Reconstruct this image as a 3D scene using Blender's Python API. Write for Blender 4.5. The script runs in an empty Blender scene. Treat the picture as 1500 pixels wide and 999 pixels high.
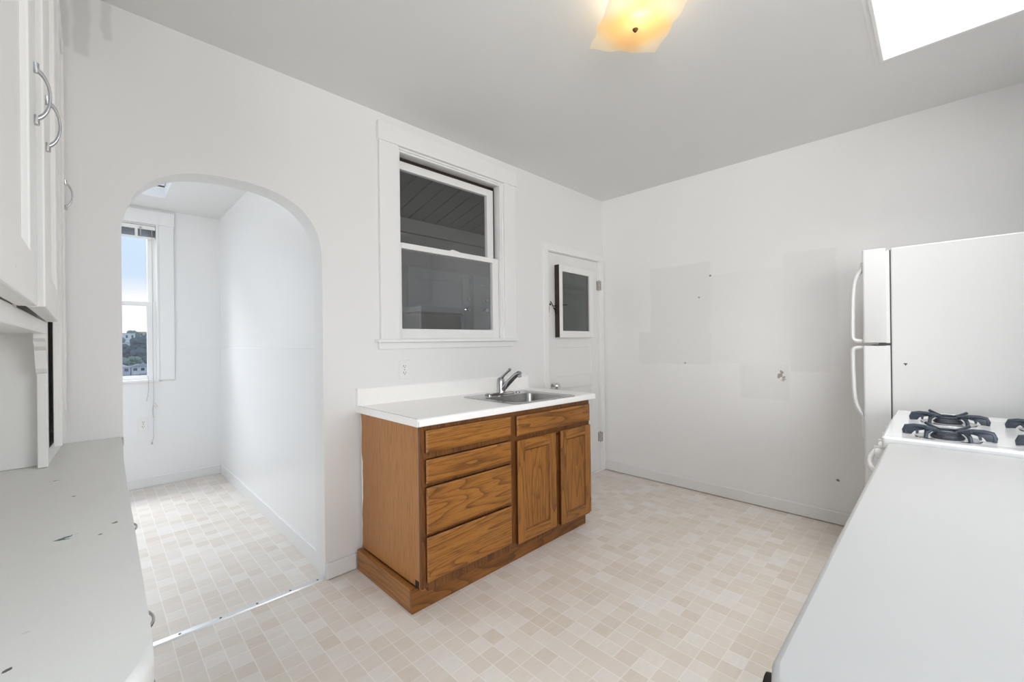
import bpy, bmesh, math, random
from mathutils import Vector, Matrix
random.seed(7)
PI = math.pi
SC = bpy.context.scene
COL = SC.collection

# ------------------------------------------------------------------ materials
def new_mat(name):
    m = bpy.data.materials.new(name); m.use_nodes = True
    nt = m.node_tree
    return m, nt, nt.nodes['Principled BSDF']

def nd(nt, typ, **kw):
    n = nt.nodes.new(typ)
    for k, v in kw.items():
        if k.startswith('i_'):
            n.inputs[int(k[2:])].default_value = v
        else:
            setattr(n, k, v)
    return n

def lk(nt, a, b): nt.links.new(a, b)

def mth(nt, op, a, b=None, c=None, clamp=False):
    n = nt.nodes.new('ShaderNodeMath'); n.operation = op; n.use_clamp = clamp
    for i, v in enumerate((a, b, c)):
        if v is None: continue
        if isinstance(v, (int, float)): n.inputs[i].default_value = v
        else: lk(nt, v, n.inputs[i])
    return n.outputs[0]

def mixc(nt, fac, a, b):
    n = nt.nodes.new('ShaderNodeMix'); n.data_type = 'RGBA'
    for i, v in ((0, fac), (6, a), (7, b)):
        if isinstance(v, (int, float)): n.inputs[i].default_value = v
        elif isinstance(v, tuple): n.inputs[i].default_value = (v[0], v[1], v[2], 1)
        else: lk(nt, v, n.inputs[i])
    return n.outputs[2]

def objco(nt):
    return nt.nodes.new('ShaderNodeTexCoord').outputs['Object']

def noise(nt, co, scale, detail=3, rough=.5, stretch=None, out=0):
    if stretch:
        mp = nt.nodes.new('ShaderNodeMapping'); mp.inputs['Scale'].default_value = stretch
        lk(nt, co, mp.inputs[0]); co = mp.outputs[0]
    n = nt.nodes.new('ShaderNodeTexNoise'); n.inputs['Scale'].default_value = scale
    n.inputs['Detail'].default_value = detail; n.inputs['Roughness'].default_value = rough
    lk(nt, co, n.inputs['Vector'])
    return n.outputs[out]

def bump(nt, b, h, strength=.1, dist=.01):
    n = nt.nodes.new('ShaderNodeBump'); n.inputs['Strength'].default_value = strength
    n.inputs['Distance'].default_value = dist
    lk(nt, h, n.inputs['Height']); lk(nt, n.outputs[0], b.inputs['Normal'])

def plain(name, col, rough=.5, metal=0., var=.06, scale=6., bmp=.0, bscale=60., spec=.5, coat=0.):
    """a procedural surface: one colour with slight noise in tone and a fine bump"""
    m, nt, b = new_mat(name)
    co = objco(nt)
    f = noise(nt, co, scale, 4)
    d = tuple(c * (1 - var) for c in col); l = tuple(min(1, c * (1 + var)) for c in col)
    lk(nt, mixc(nt, f, d, l), b.inputs['Base Color'])
    b.inputs['Roughness'].default_value = rough; b.inputs['Metallic'].default_value = metal
    b.inputs['Specular IOR Level'].default_value = spec
    b.inputs['Coat Weight'].default_value = coat
    if bmp:
        bump(nt, b, noise(nt, co, bscale, 3), bmp, .004)
    return m

def paint(name, col, rough=.45, bmp=.12, scuffs=0., marks=()):
    """brushed oil paint on plaster or wood"""
    m, nt, b = new_mat(name)
    co = objco(nt)
    c = mixc(nt, noise(nt, co, 2.2, 4), tuple(x * .965 for x in col), tuple(min(1, x * 1.02) for x in col))
    if scuffs:
        s = noise(nt, co, 7, 6, .62)
        s = mth(nt, 'MULTIPLY', mth(nt, 'SUBTRACT', s, .60, clamp=True), 5.0 * scuffs, clamp=True)
        c = mixc(nt, s, c, tuple(x * .80 for x in col))
        s2 = noise(nt, co, 42, 2, .5)
        s2 = mth(nt, 'GREATER_THAN', s2, .765)
        c = mixc(nt, mth(nt, 'MULTIPLY', s2, .75 * scuffs), c, (.22, .20, .17))
    for (p, r, stretch, colr, thr) in marks:
        mp = nt.nodes.new('ShaderNodeMapping'); mp.vector_type = 'TEXTURE'
        mp.inputs['Location'].default_value = p; mp.inputs['Rotation'].default_value = (0, 0, stretch[1]); mp.inputs['Scale'].default_value = (stretch[0], 1, 1)
        lk(nt, co, mp.inputs[0])
        ln = nt.nodes.new('ShaderNodeVectorMath'); ln.operation = 'LENGTH'; lk(nt, mp.outputs[0], ln.inputs[0])
        f = mth(nt, 'LESS_THAN', mth(nt, 'MULTIPLY_ADD', noise(nt, co, 150, 3), r * 2.2, ln.outputs['Value']), r * (thr + .75))
        c = mixc(nt, f, c, colr)
    lk(nt, c, b.inputs['Base Color'])
    r = mth(nt, 'MULTIPLY_ADD', noise(nt, co, 5, 3), .14, rough - .07)
    lk(nt, r, b.inputs['Roughness'])
    if bmp: bump(nt, b, noise(nt, co, 34, 5, .6), bmp, .006)
    return m

def boxmask(nt, co, axes, rect, wob=.012, soft=.012, key=0.):
    """1 inside an irregular-edged rectangle on a wall (an area painted over by hand)"""
    sp = nt.nodes.new('ShaderNodeSeparateXYZ')
    ad = nt.nodes.new('ShaderNodeVectorMath'); ad.operation = 'MULTIPLY_ADD'
    n = nt.nodes.new('ShaderNodeTexNoise'); n.inputs['Scale'].default_value = 7 + key
    n.inputs['Detail'].default_value = 4
    lk(nt, co, n.inputs['Vector'])
    lk(nt, n.outputs['Color'], ad.inputs[0]); ad.inputs[1].default_value = (wob * 4,) * 3
    lk(nt, co, ad.inputs[2]); lk(nt, ad.outputs[0], sp.inputs[0])
    out = None
    off = wob * 2
    for ax, lo, hi in ((axes[0], rect[0], rect[1]), (axes[1], rect[2], rect[3])):
        v = sp.outputs[ax]
        for op in (0, 1):
            t = mth(nt, 'SUBTRACT', v, lo + off) if op == 0 else mth(nt, 'SUBTRACT', hi + off, v)
            t = mth(nt, 'MULTIPLY_ADD', t, 1 / soft, .5, clamp=True)
            out = t if out is None else mth(nt, 'MULTIPLY', out, t)
    return out

def wall_paint(name, col, rough, patches=(), axes=(0, 2), smear=.22, spots=()):
    m, nt, b = new_mat(name)
    co = objco(nt)
    c = mixc(nt, noise(nt, co, 1.6, 4), tuple(x * .97 for x in col), tuple(min(1, x * 1.02) for x in col))
    acc = None
    for i, (rect, k) in enumerate(patches):
        mk = boxmask(nt, co, axes, rect, key=i * 1.3)
        c = mixc(nt, mk, c, tuple(x * k for x in col))
        acc = mk if acc is None else mth(nt, 'MAXIMUM', acc, mk)
    for (p, r, colr, thr) in spots:
        dn = nt.nodes.new('ShaderNodeVectorMath'); dn.operation = 'DISTANCE'
        lk(nt, co, dn.inputs[0]); dn.inputs[1].default_value = p
        f = mth(nt, 'LESS_THAN', mth(nt, 'MULTIPLY_ADD', noise(nt, co, 55, 3), r * 1.6, dn.outputs[1]), r * (thr + .32))
        c = mixc(nt, mth(nt, 'MULTIPLY', f, .9), c, colr)
    sm = noise(nt, co, 30, 3, .6)
    sm = mth(nt, 'MULTIPLY', mth(nt, 'GREATER_THAN', sm, .80), smear)
    c = mixc(nt, sm, c, tuple(x * .72 for x in col))
    lk(nt, c, b.inputs['Base Color'])
    r = mth(nt, 'MULTIPLY_ADD', noise(nt, co, 4, 3), .14, rough - .07)
    if acc is not None: r = mth(nt, 'MULTIPLY_ADD', acc, .14, r)
    lk(nt, r, b.inputs['Roughness'])
    bump(nt, b, noise(nt, co, 26, 5, .6), .14, .006)
    return m

def wood(name, axis, dark=(.075, .024, .004), mid=(.285, .106, .016), light=(.41, .172, .032), seed=0., rings=17., pores=.78):
    m, nt, b = new_mat(name)
    co = objco(nt)
    st = [11., 11., 11.]; st[axis] = 1.1
    fs = [170., 170., 170.]; fs[axis] = 9.
    off = nt.nodes.new('ShaderNodeMapping'); off.inputs['Location'].default_value = (seed, seed * 1.7, seed * .6)
    lk(nt, co, off.inputs[0]); co = off.outputs[0]
    inf = nt.nodes.new('ShaderNodeObjectInfo')
    ad = nt.nodes.new('ShaderNodeVectorMath'); ad.operation = 'ADD'
    cm = nt.nodes.new('ShaderNodeCombineXYZ')
    for i in range(3): lk(nt, mth(nt, 'MULTIPLY', inf.outputs['Random'], 3.1 + i), cm.inputs[i])
    lk(nt, co, ad.inputs[0]); lk(nt, cm.outputs[0], ad.inputs[1]); co = ad.outputs[0]
    big = noise(nt, co, .55, 2, .4, stretch=tuple(st))
    rg = mth(nt, 'FRACT', mth(nt, 'MULTIPLY', big, rings))
    rg = mth(nt, 'POWER', rg, 3.6)
    fine = noise(nt, co, 1., 3, .6, stretch=tuple(fs))
    fine2 = mth(nt, 'MULTIPLY', mth(nt, 'SUBTRACT', fine, .50, clamp=True), 4.5, clamp=True)
    tone = noise(nt, co, 1.3, 3, .5, stretch=tuple(4. if i != axis else .8 for i in range(3)))
    c = mixc(nt, tone, light, mid)
    c = mixc(nt, mth(nt, 'MULTIPLY', rg, .72), c, dark)
    c = mixc(nt, mth(nt, 'MULTIPLY', fine2, pores), c, dark)
    lk(nt, c, b.inputs['Base Color'])
    b.inputs['Roughness'].default_value = .38
    b.inputs['Specular IOR Level'].default_value = .45
    bump(nt, b, fine, .12, .002)
    return m

def floor_mat():
    m, nt, b = new_mat('vinyl_tile')
    co = objco(nt)
    sp = nt.nodes.new('ShaderNodeSeparateXYZ'); lk(nt, co, sp.inputs[0])
    SX, SY = .0728, .0785
    gx = mth(nt, 'DIVIDE', mth(nt, 'ADD', sp.outputs[0], 10 * SX - .0145), SX)
    gy = mth(nt, 'DIVIDE', mth(nt, 'ADD', sp.outputs[1], 20 * SY + .012), SY)
    ix, iy = mth(nt, 'FLOOR', gx), mth(nt, 'FLOOR', gy)
    fx, fy = mth(nt, 'SUBTRACT', gx, ix), mth(nt, 'SUBTRACT', gy, iy)
    def wn(*a):
        cmb = nt.nodes.new('ShaderNodeCombineXYZ')
        for i, v in enumerate(a):
            if isinstance(v, (int, float)): cmb.inputs[i].default_value = v
            else: lk(nt, v, cmb.inputs[i])
        w = nt.nodes.new('ShaderNodeTexWhiteNoise'); w.noise_dimensions = '3D'
        lk(nt, cmb.outputs[0], w.inputs['Vector']); return w
    w = wn(ix, iy, 1.)
    tone = mth(nt, 'MULTIPLY_ADD', noise(nt, co, 26, 4, .6, stretch=(.6, 1.6, 1)), .55, mth(nt, 'MULTIPLY_ADD', w.outputs[0], .70, -.14), clamp=True)
    ramp = nt.nodes.new('ShaderNodeValToRGB'); lk(nt, tone, ramp.inputs[0])
    e = ramp.color_ramp.elements
    e[0].position = 0; e[0].color = (.75, .73, .70, 1)
    e[1].position = 1; e[1].color = (.615, .54, .465, 1)
    x = ramp.color_ramp.elements.new(.42); x.color = (.70, .65, .595, 1)
    x = ramp.color_ramp.elements.new(.72); x.color = (.665, .605, .535, 1)
    pinkish = mixc(nt, mth(nt, 'MULTIPLY', mth(nt, 'GREATER_THAN', wn(ix, iy, 5.).outputs[0], .78), .5), ramp.outputs[0], (.66, .585, .53))
    gl = lambda f, wd: mth(nt, 'MINIMUM', mth(nt, 'DIVIDE', mth(nt, 'MINIMUM', f, mth(nt, 'SUBTRACT', 1., f)), wd), 1.)
    lx = mth(nt, 'SUBTRACT', 1., gl(fx, .040))
    jy = mth(nt, 'MULTIPLY_ADD', mth(nt, 'GREATER_THAN', wn(ix, mth(nt, 'ROUND', gy), 9.).outputs[0], .20), .75, .12)
    ly = mth(nt, 'MULTIPLY', mth(nt, 'SUBTRACT', 1., gl(fy, .036)), jy)
    line = mth(nt, 'MAXIMUM', lx, ly)
    c = mixc(nt, mth(nt, 'MULTIPLY', line, .75), pinkish, (.87, .845, .795))
    spot = mth(nt, 'MULTIPLY', mth(nt, 'GREATER_THAN', noise(nt, co, 48, 2), .775), .5)
    c = mixc(nt, spot, c, (.25, .20, .16))
    lk(nt, c, b.inputs['Base Color'])
    lk(nt, mth(nt, 'MULTIPLY_ADD', noise(nt, co, 8, 3), .16, .34), b.inputs['Roughness'])
    b.inputs['Specular IOR Level'].default_value = .4
    bump(nt, b, mth(nt, 'MULTIPLY_ADD', noise(nt, co, 55, 3), .6, mth(nt, 'MULTIPLY', line, -.8)), .12, .003)
    return m

def glass_mat(name, tint=(1, 1, 1), refl=1., dirt=0., base=.0):
    m = bpy.data.materials.new(name); m.use_nodes = True
    nt = m.node_tree; nt.nodes.clear()
    out = nt.nodes.new('ShaderNodeOutputMaterial')
    tr = nt.nodes.new('ShaderNodeBsdfTransparent'); tr.inputs[0].default_value = (*tint, 1)
    gl = nt.nodes.new('ShaderNodeBsdfGlossy'); gl.inputs['Roughness'].default_value = .02
    fr = nt.nodes.new('ShaderNodeFresnel')
    geo = nt.nodes.new('ShaderNodeNewGeometry')     # same reflectance entering and leaving the thin pane
    lk(nt, mth(nt, 'MULTIPLY_ADD', geo.outputs['Backfacing'], 1 / 1.5 - 1.5, 1.5), fr.inputs[0])
    mx = nt.nodes.new('ShaderNodeMixShader')
    lk(nt, mth(nt, 'MULTIPLY_ADD', fr.outputs[0], refl, base, clamp=True), mx.inputs[0])
    lk(nt, tr.outputs[0], mx.inputs[1]); lk(nt, gl.outputs[0], mx.inputs[2])
    last = mx.outputs[0]
    if dirt:
        df = nt.nodes.new('ShaderNodeBsdfDiffuse'); df.inputs[0].default_value = (.5, .52, .55, 1)
        m2 = nt.nodes.new('ShaderNodeMixShader')
        co = objco(nt)
        lk(nt, mth(nt, 'MULTIPLY', noise(nt, co, 6, 4, .6), dirt), m2.inputs[0])
        lk(nt, last, m2.inputs[1]); lk(nt, df.outputs[0], m2.inputs[2]); last = m2.outputs[0]
    lk(nt, last, out.inputs[0])
    return m

def lampshade_mat(cx, cy):
    m = bpy.data.materials.new('amber_glass'); m.use_nodes = True
    nt = m.node_tree; nt.nodes.clear()
    out = nt.nodes.new('ShaderNodeOutputMaterial')
    co = objco(nt)
    # amber inside, frosted cream along the rim, fine rays cut into the glass around the centre
    sp = nt.nodes.new('ShaderNodeSeparateXYZ'); lk(nt, co, sp.inputs[0])
    ang = mth(nt, 'ARCTAN2', sp.outputs[1], sp.outputs[0])
    rad = mth(nt, 'SQRT', mth(nt, 'ADD', mth(nt, 'POWER', sp.outputs[0], 2.), mth(nt, 'POWER', sp.outputs[1], 2.)))
    rays = mth(nt, 'MULTIPLY_ADD', mth(nt, 'SINE', mth(nt, 'MULTIPLY', ang, 44.)), .5, .5)
    near = mth(nt, 'SUBTRACT', 1., mth(nt, 'DIVIDE', rad, .055), clamp=True)
    a = mth(nt, 'MAXIMUM', mth(nt, 'ABSOLUTE', sp.outputs[0]), mth(nt, 'ABSOLUTE', sp.outputs[1]))
    rim = mth(nt, 'MULTIPLY', mth(nt, 'SUBTRACT', a, .085, clamp=True), 16., clamp=True)
    c = mixc(nt, rim, (1., .80, .48), (1., .95, .84))
    c = mixc(nt, mth(nt, 'MULTIPLY', rays, near), c, (1., .95, .75))
    tl = nt.nodes.new('ShaderNodeBsdfTranslucent'); lk(nt, c, tl.inputs[0])
    df = nt.nodes.new('ShaderNodeBsdfDiffuse'); lk(nt, mixc(nt, .35, c, (.9, .88, .82)), df.inputs[0])
    gl = nt.nodes.new('ShaderNodeBsdfGlossy'); gl.inputs['Roughness'].default_value = .15
    m1 = nt.nodes.new('ShaderNodeMixShader'); m1.inputs[0].default_value = .32
    lk(nt, tl.outputs[0], m1.inputs[1]); lk(nt, df.outputs[0], m1.inputs[2])
    m2 = nt.nodes.new('ShaderNodeMixShader'); m2.inputs[0].default_value = .05
    lk(nt, m1.outputs[0], m2.inputs[1]); lk(nt, gl.outputs[0], m2.inputs[2])
    lk(nt, m2.outputs[0], out.inputs[0])
    return m

def emit(name, col, s):
    m = bpy.data.materials.new(name); m.use_nodes = True
    nt = m.node_tree; b = nt.nodes['Principled BSDF']
    b.inputs['Base Color'].default_value = (*col, 1)
    b.inputs['Emission Color'].default_value = (*col, 1); b.inputs['Emission Strength'].default_value = s
    return m

WHITE = (.80, .80, .795)
# patches where wall_right was painted over: (y0, y1, z0, z1), tone
PATCH = [((.47, 1.31, 1.08, 1.795), .965), ((1.31, 1.83, 1.08, 1.905), .94), ((.48, .80, 1.30, 1.885), .95),
         ((1.31, 1.95, 1.06, 1.34), .94), ((.52, .75, 1.035, 1.34), .935), ((.765, 1.09, .815, 1.08), .945)]
M = dict(
    wall=wall_paint('wall_paint', WHITE, .42, patches=[((-.045, .0, 2.40, 2.70), .86), ((-.10, -.06, 2.42, 2.70), .86), ((.03, .06, 2.50, 2.70), .86)], axes=(0, 2)),
    wall_r=wall_paint('wall_paint_patched', (.81, .81, .805), .50, patches=PATCH, axes=(1, 2),
                      spots=[((3.592, .815, 1.0), .05, (.30, .27, .23), .92), ((3.592, .80, .965), .03, (.42, .39, .34), .9),
                             ((3.592, 1.31, 1.79), .012, (.2, .18, .15), 1.1), ((3.592, 1.525, 1.07), .012, (.2, .18, .15), 1.1),
                             ((3.592, .487, .30), .016, (.2, .18, .15), 1.1), ((3.592, 1.40, 1.62), .014, (.3, .28, .25), .95)]),
    alcove=plain('alcove_gloss_paint', (.81, .81, .81), .30, var=.006, scale=1.5),
    ceiling=paint('ceiling_paint', (.76, .76, .755), .6, .08),
    base=paint('baseboard_paint', (.775, .775, .77), .36, .05),
    trim=paint('trim_paint', (.83, .83, .825), .36, .05),
    door=paint('door_paint', (.80, .80, .79), .38, .06),
    hutch=paint('hutch_paint', (.81, .805, .785), .42, .16, .35),
    hutch_top=paint('hutch_top_paint', (.72, .715, .69), .38, .18, .25, marks=[
        ((0.162, -0.320, .037), .005, (2.8, .5), (.05, .12, .10), 1.15), ((0.154, -0.328, .037), .005, (2.5, -.3), (.06, .10, .09), 1.1),
        ((0.164, -0.011, .037), .004, (1.2, 0), (.06, .06, .05), 1.2), ((0.230, -0.296, .037), .004, (1.4, 1.), (.08, .07, .06), 1.2),
        ((0.208, -0.350, .037), .004, (1.3, .4), (.10, .09, .08), 1.2), ((0.126, 0.200, .037), .004, (2., .3), (.15, .14, .12), 1.2),
        ((0.128, -0.755, .037), .003, (2., .8), (.10, .10, .09), 1.1), ((0.085, -0.400, .037), .003, (1., 0), (.2, .2, .18), 1.2)]),
    floor=floor_mat(),
    oak_x=wood('oak_along', 0), oak_z=wood('oak_upright', 2, seed=3.), oak_y=wood('oak_deep', 1, seed=5.),
    oak_side=wood('oak_veneer_side', 2, dark=(.21, .082, .020), mid=(.37, .158, .042), light=(.45, .205, .062), seed=8., rings=0., pores=.7),
    oak_dark=wood('oak_frame', 2, dark=(.035, .011, .003), mid=(.14, .048, .009), light=(.22, .083, .017), seed=11.),
    oak_edge_shade=wood('oak_shaded_edge', 0, dark=(.02, .007, .002), mid=(.06, .02, .005), light=(.10, .035, .008), seed=21.),  # darker oak that paints shade onto the edges of the fronts
    oak_base=wood('oak_base', 0, dark=(.07, .023, .004), mid=(.20, .072, .012), light=(.28, .11, .022), seed=14.),
    oak_base_y=wood('oak_base_side', 1, dark=(.13, .048, .010), mid=(.30, .122, .026), light=(.38, .165, .042), seed=17.),
    notch_dark=plain('painted_notch_shade', (.012, .010, .008), .8),
    laminate=plain('white_laminate', (.93, .92, .90), .28, var=.015, scale=20),
    counter=plain('grey_white_laminate', (.475, .47, .455), .30, var=.02, scale=9, bmp=.02, bscale=220),
    seam=plain('seam_line', (.10, .09, .08), .6),
    steel=plain('brushed_steel', (.47, .47, .475), .25, 1., .08, 40),
    steel_bowl=plain('worn_steel_bowl', (.31, .30, .29), .30, 1., .10, 30),
    chrome=plain('chrome', (.45, .45, .46), .13, 1., .05, 30),
    pull=plain('pull_chrome', (.50, .50, .50), .22, 1., .10, 60),
    enamel=plain('white_enamel', (.81, .81, .805), .16, var=.015, scale=8, coat=.3),
    fridge=plain('fridge_white', (.70, .70, .695), .33, var=.02, scale=5, bmp=.03, bscale=320),
    fridge_grey=plain('fridge_gasket', (.74, .74, .74), .5),
    iron=plain('grate_iron', (.040, .052, .072), .38, 0., .2, 40, .05, 120),
    burner=plain('burner_cap', (.05, .055, .065), .45, .2, .25, 50),
    alu=plain('aluminium', (.62, .63, .64), .30, 1., .06, 40),
    screw=plain('screw', (.08, .08, .08), .5, .5),
    plastic=plain('outlet_plastic', (.80, .795, .77), .32, var=.02),
    dark=plain('dark_slot', (.05, .05, .05), .6),
    glass=glass_mat('window_glass', dirt=.0),
    glass_dusty=glass_mat('dusty_window_glass', dirt=.10, refl=1.3, base=.03),
    glass_dark=glass_mat('hatch_glass', tint=(.7, .7, .66), dirt=.035, refl=.6),
    raw_wood_gap_shade=plain('bare_wood_gap_shade', (.035, .022, .013), .6, var=.4, scale=30),
    blackmetal=plain('black_iron', (.02, .019, .017), .42, .6),
    hinge=plain('chipped_hinge', (.38, .36, .32), .5, .3, .8, 70),
    knobglass=plain('knob_chrome', (.68, .68, .68), .10, 1., .3, 45),
    blind=plain('blind_slats', (.46, .50, .55), .4, var=.1),
    blind_white=plain('blind_rail', (.82, .82, .80), .4, var=.03),
    cord=plain('blind_cord', (.50, .48, .45), .7),
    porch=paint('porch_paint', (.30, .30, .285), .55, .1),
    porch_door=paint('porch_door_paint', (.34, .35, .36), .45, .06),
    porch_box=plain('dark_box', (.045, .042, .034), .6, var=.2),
    lampglass=lampshade_mat(0, 0),
    bulb=emit('lit_bulb', (1., .86, .62), 58.),
    brass=plain('dark_bronze', (.10, .055, .018), .35, .7),
    leaf_c=plain('hill_scrub', (.34, .34, .36), .9, var=.3, scale=2),
    leaf_a=plain('hill_foliage_dark', (.115, .155, .185), .9, var=.5, scale=3),  # bluish grey in the foliage and hill ground stands in for distance haze
    leaf_b=plain('hill_foliage_green', (.22, .29, .25), .9, var=.4, scale=3),
    bark=plain('bark', (.10, .09, .09), .9, var=.2),
    ground=plain('hill_ground', (.32, .36, .38), .95, var=.4, scale=.3),
    house_w=plain('house_white', (.78, .78, .79), .8, var=.05),
    house_t=plain('house_tan', (.62, .55, .46), .8, var=.06),
    house_l=plain('house_lilac', (.55, .56, .64), .8, var=.06),
    roof=plain('house_roof', (.40, .40, .46), .8, var=.12),
    roof_w=plain('house_roof_pale', (.66, .66, .70), .8, var=.08),
    pane_far=plain('house_window', (.10, .12, .16), .2),
)

# ------------------------------------------------------------------ geometry helpers
BASE = {}

def put(name, bm, mat, parent=None, smooth=False, mats=None):
    """one mesh object; vertices given in world space, stored relative to the parent thing's base"""
    off = Vector(BASE.get(parent.name, (0, 0, 0))) if parent else Vector((0, 0, 0))
    bmesh.ops.recalc_face_normals(bm, faces=bm.faces)
    if smooth:
        for f in bm.faces: f.smooth = True
    me = bpy.data.meshes.new(name); bm.to_mesh(me); bm.free()
    if off.length: me.transform(Matrix.Translation(-off))
    for mm in (mats or [mat]): me.materials.append(mm)
    if smooth == 'auto' or smooth:
        try: me.set_sharp_from_angle(angle=math.radians(38))
        except Exception: pass
        for p in me.polygons:
            if len(p.vertices) > 4 and p.area > .004: p.use_smooth = False     # large flat faces stay flat
    o = bpy.data.objects.new(name, me); COL.objects.link(o)
    if parent:
        o.parent = parent; BASE[o.name] = tuple(off)
    else:
        BASE[o.name] = (0, 0, 0)
    return o

def thing(name, loc, label, cat, group=None, kind=None):
    o = bpy.data.objects.new(name, None); COL.objects.link(o)
    o.location = loc; o.empty_display_size = .05
    BASE[o.name] = tuple(loc)
    o['label'] = label; o['category'] = cat
    if group: o['group'] = group
    if kind: o['kind'] = kind
    return o

def tag(o, label, cat, group=None, kind=None):
    o['label'] = label; o['category'] = cat
    if group: o['group'] = group
    if kind: o['kind'] = kind
    return o

def struct(o, label=None, cat=None):
    o['kind'] = 'structure'
    if label: o['label'] = label
    if cat: o['category'] = cat
    return o

def nb(): return bmesh.new()

def box(bm, x0, x1, y0, y1, z0, z1, bev=0., seg=2):
    vs = [bm.verts.new((x, y, z)) for x in (x0, x1) for y in (y0, y1) for z in (z0, z1)]
    idx = [(0, 1, 3, 2), (4, 6, 7, 5), (0, 4, 5, 1), (2, 3, 7, 6), (0, 2, 6, 4), (1, 5, 7, 3)]
    fs = [bm.faces.new([vs[i] for i in q]) for q in idx]
    if bev:
        es = list({e for f in fs for e in f.edges})
        bmesh.ops.bevel(bm, geom=es, offset=bev, segments=seg, affect='EDGES', profile=.5)
    return bm

def prism(bm, pts, axis, a, b, bev=0., seg=2):
    """extrude a closed outline; pts are pairs on the two other axes (in xyz order)"""
    def P(p, t):
        q = list(p); q.insert(axis, t); return q
    A = [bm.verts.new(P(p, a)) for p in pts]; B = [bm.verts.new(P(p, b)) for p in pts]
    n = len(pts)
    fs = [bm.faces.new(A), bm.faces.new(B[::-1])]
    for i in range(n):
        fs.append(bm.faces.new((A[i], A[(i + 1) % n], B[(i + 1) % n], B[i])))
    if bev:
        es = list({e for f in fs[:2] for e in f.edges})
        bmesh.ops.bevel(bm, geom=es, offset=bev, segments=seg, affect='EDGES', profile=.5)
    return bm

def tube(bm, pts, r, n=10, cap=True, flat=None):
    """sweep a circle (or ellipse: flat=(a,b,upvector)) along a path; r may be a list"""
    pts = [Vector(p) for p in pts]
    rs = r if isinstance(r, (list, tuple)) else [r] * len(pts)
    rings = []; up = None
    for i, p in enumerate(pts):
        t = (pts[min(i + 1, len(pts) - 1)] - pts[max(i - 1, 0)]).normalized()
        if up is None:
            up = Vector(flat[2]) if flat else (Vector((0, 0, 1)) if abs(t.z) < .9 else Vector((1, 0, 0)))
        s = t.cross(up).normalized(); u = s.cross(t).normalized(); up = u
        a, b = (flat[0], flat[1]) if flat else (1, 1)
        rings.append([bm.verts.new(p + s * math.cos(2 * PI * k / n) * rs[i] * a + u * math.sin(2 * PI * k / n) * rs[i] * b) for k in range(n)])
    for a, b in zip(rings, rings[1:]):
        for k in range(n):
            bm.faces.new((a[k], a[(k + 1) % n], b[(k + 1) % n], b[k]))
    if cap:
        bm.faces.new(rings[0][::-1]); bm.faces.new(rings[-1])
    return bm

def lathe(bm, prof, c, axis=(0, 0, 1), n=24):
    """prof = list of (radius, height) turned about axis through c"""
    ax = Vector(axis).normalized()
    s = ax.cross(Vector((1, 0, 0)) if abs(ax.x) < .9 else Vector((0, 1, 0))).normalized(); t = ax.cross(s)
    c = Vector(c); rings = []
    for r, h in prof:
        if r < 1e-6: rings.append([bm.verts.new(c + ax * h)])
        else: rings.append([bm.verts.new(c + ax * h + s * r * math.cos(2 * PI * k / n) + t * r * math.sin(2 * PI * k / n)) for k in range(n)])
    for a, b in zip(rings, rings[1:]):
        for k in range(n):
            k2 = (k + 1) % n
            if len(a) == 1 and len(b) == 1: continue
            if len(a) == 1: bm.faces.new((a[0], b[k], b[k2]))
            elif len(b) == 1: bm.faces.new((a[k], a[k2], b[0]))
            else: bm.faces.new((a[k], a[k2], b[k2], b[k]))
    if len(rings[0]) > 1: bm.faces.new(rings[0][::-1])
    if len(rings[-1]) > 1: bm.faces.new(rings[-1])
    return bm

def bez(p0, p1, p2, p3, n=12):
    p = [Vector(q) for q in (p0, p1, p2, p3)]
    return [p[0] * (1 - t) ** 3 + p[1] * 3 * t * (1 - t) ** 2 + p[2] * 3 * t * t * (1 - t) + p[3] * t ** 3 for t in [i / n for i in range(n + 1)]]

def framed_panel(bm, ax, u0, u1, z0, z1, d0, d1, stile, rail_t, rail_b, rec, bev=.002):
    """frame and recessed panel: ax = thickness axis (0 or 1); d1 is the visible face"""
    def bx(ua, ub, za, zb, da, db, bv=bev):
        da, db = min(da, db), max(da, db)
        if ax == 1: box(bm, ua, ub, da, db, za, zb, bv)
        else: box(bm, da, db, ua, ub, za, zb, bv)
    sg = 1 if d1 > d0 else -1
    bx(u0, u0 + stile, z0, z1, d0, d1); bx(u1 - stile, u1, z0, z1, d0, d1)
    bx(u0 + stile, u1 - stile, z1 - rail_t, z1, d0, d1); bx(u0 + stile, u1 - stile, z0, z0 + rail_b, d0, d1)
    bx(u0 + stile - .004, u1 - stile + .004, z0 + rail_b - .004, z1 - rail_t + .004, d0 + sg * .002, d1 - sg * rec, 0)
    # sloped sticking round the panel
    w = .008
    return bm

# ------------------------------------------------------------------ dimensions (metres)
YB = 2.331            # kitchen side of the back wall
TB = .13              # its thickness
XR = 3.592            # right wall
XL, YF = -.47, -.55   # left wall and the wall behind the camera
CZ = 2.645            # kitchen ceiling
AX, AY, AZ = .905, 5.03, 2.52   # alcove right wall, back wall, ceiling
AL = -.80             # alcove left wall

# ------------------------------------------------------------------ the setting
bm = nb(); box(bm, XL - .1, 5.7, YF - .1, AY + .12, -.10, 0)
struct(put('floor', bm, M['floor']), 'small tile pattern vinyl floor in beige and grey', 'floor')

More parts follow.
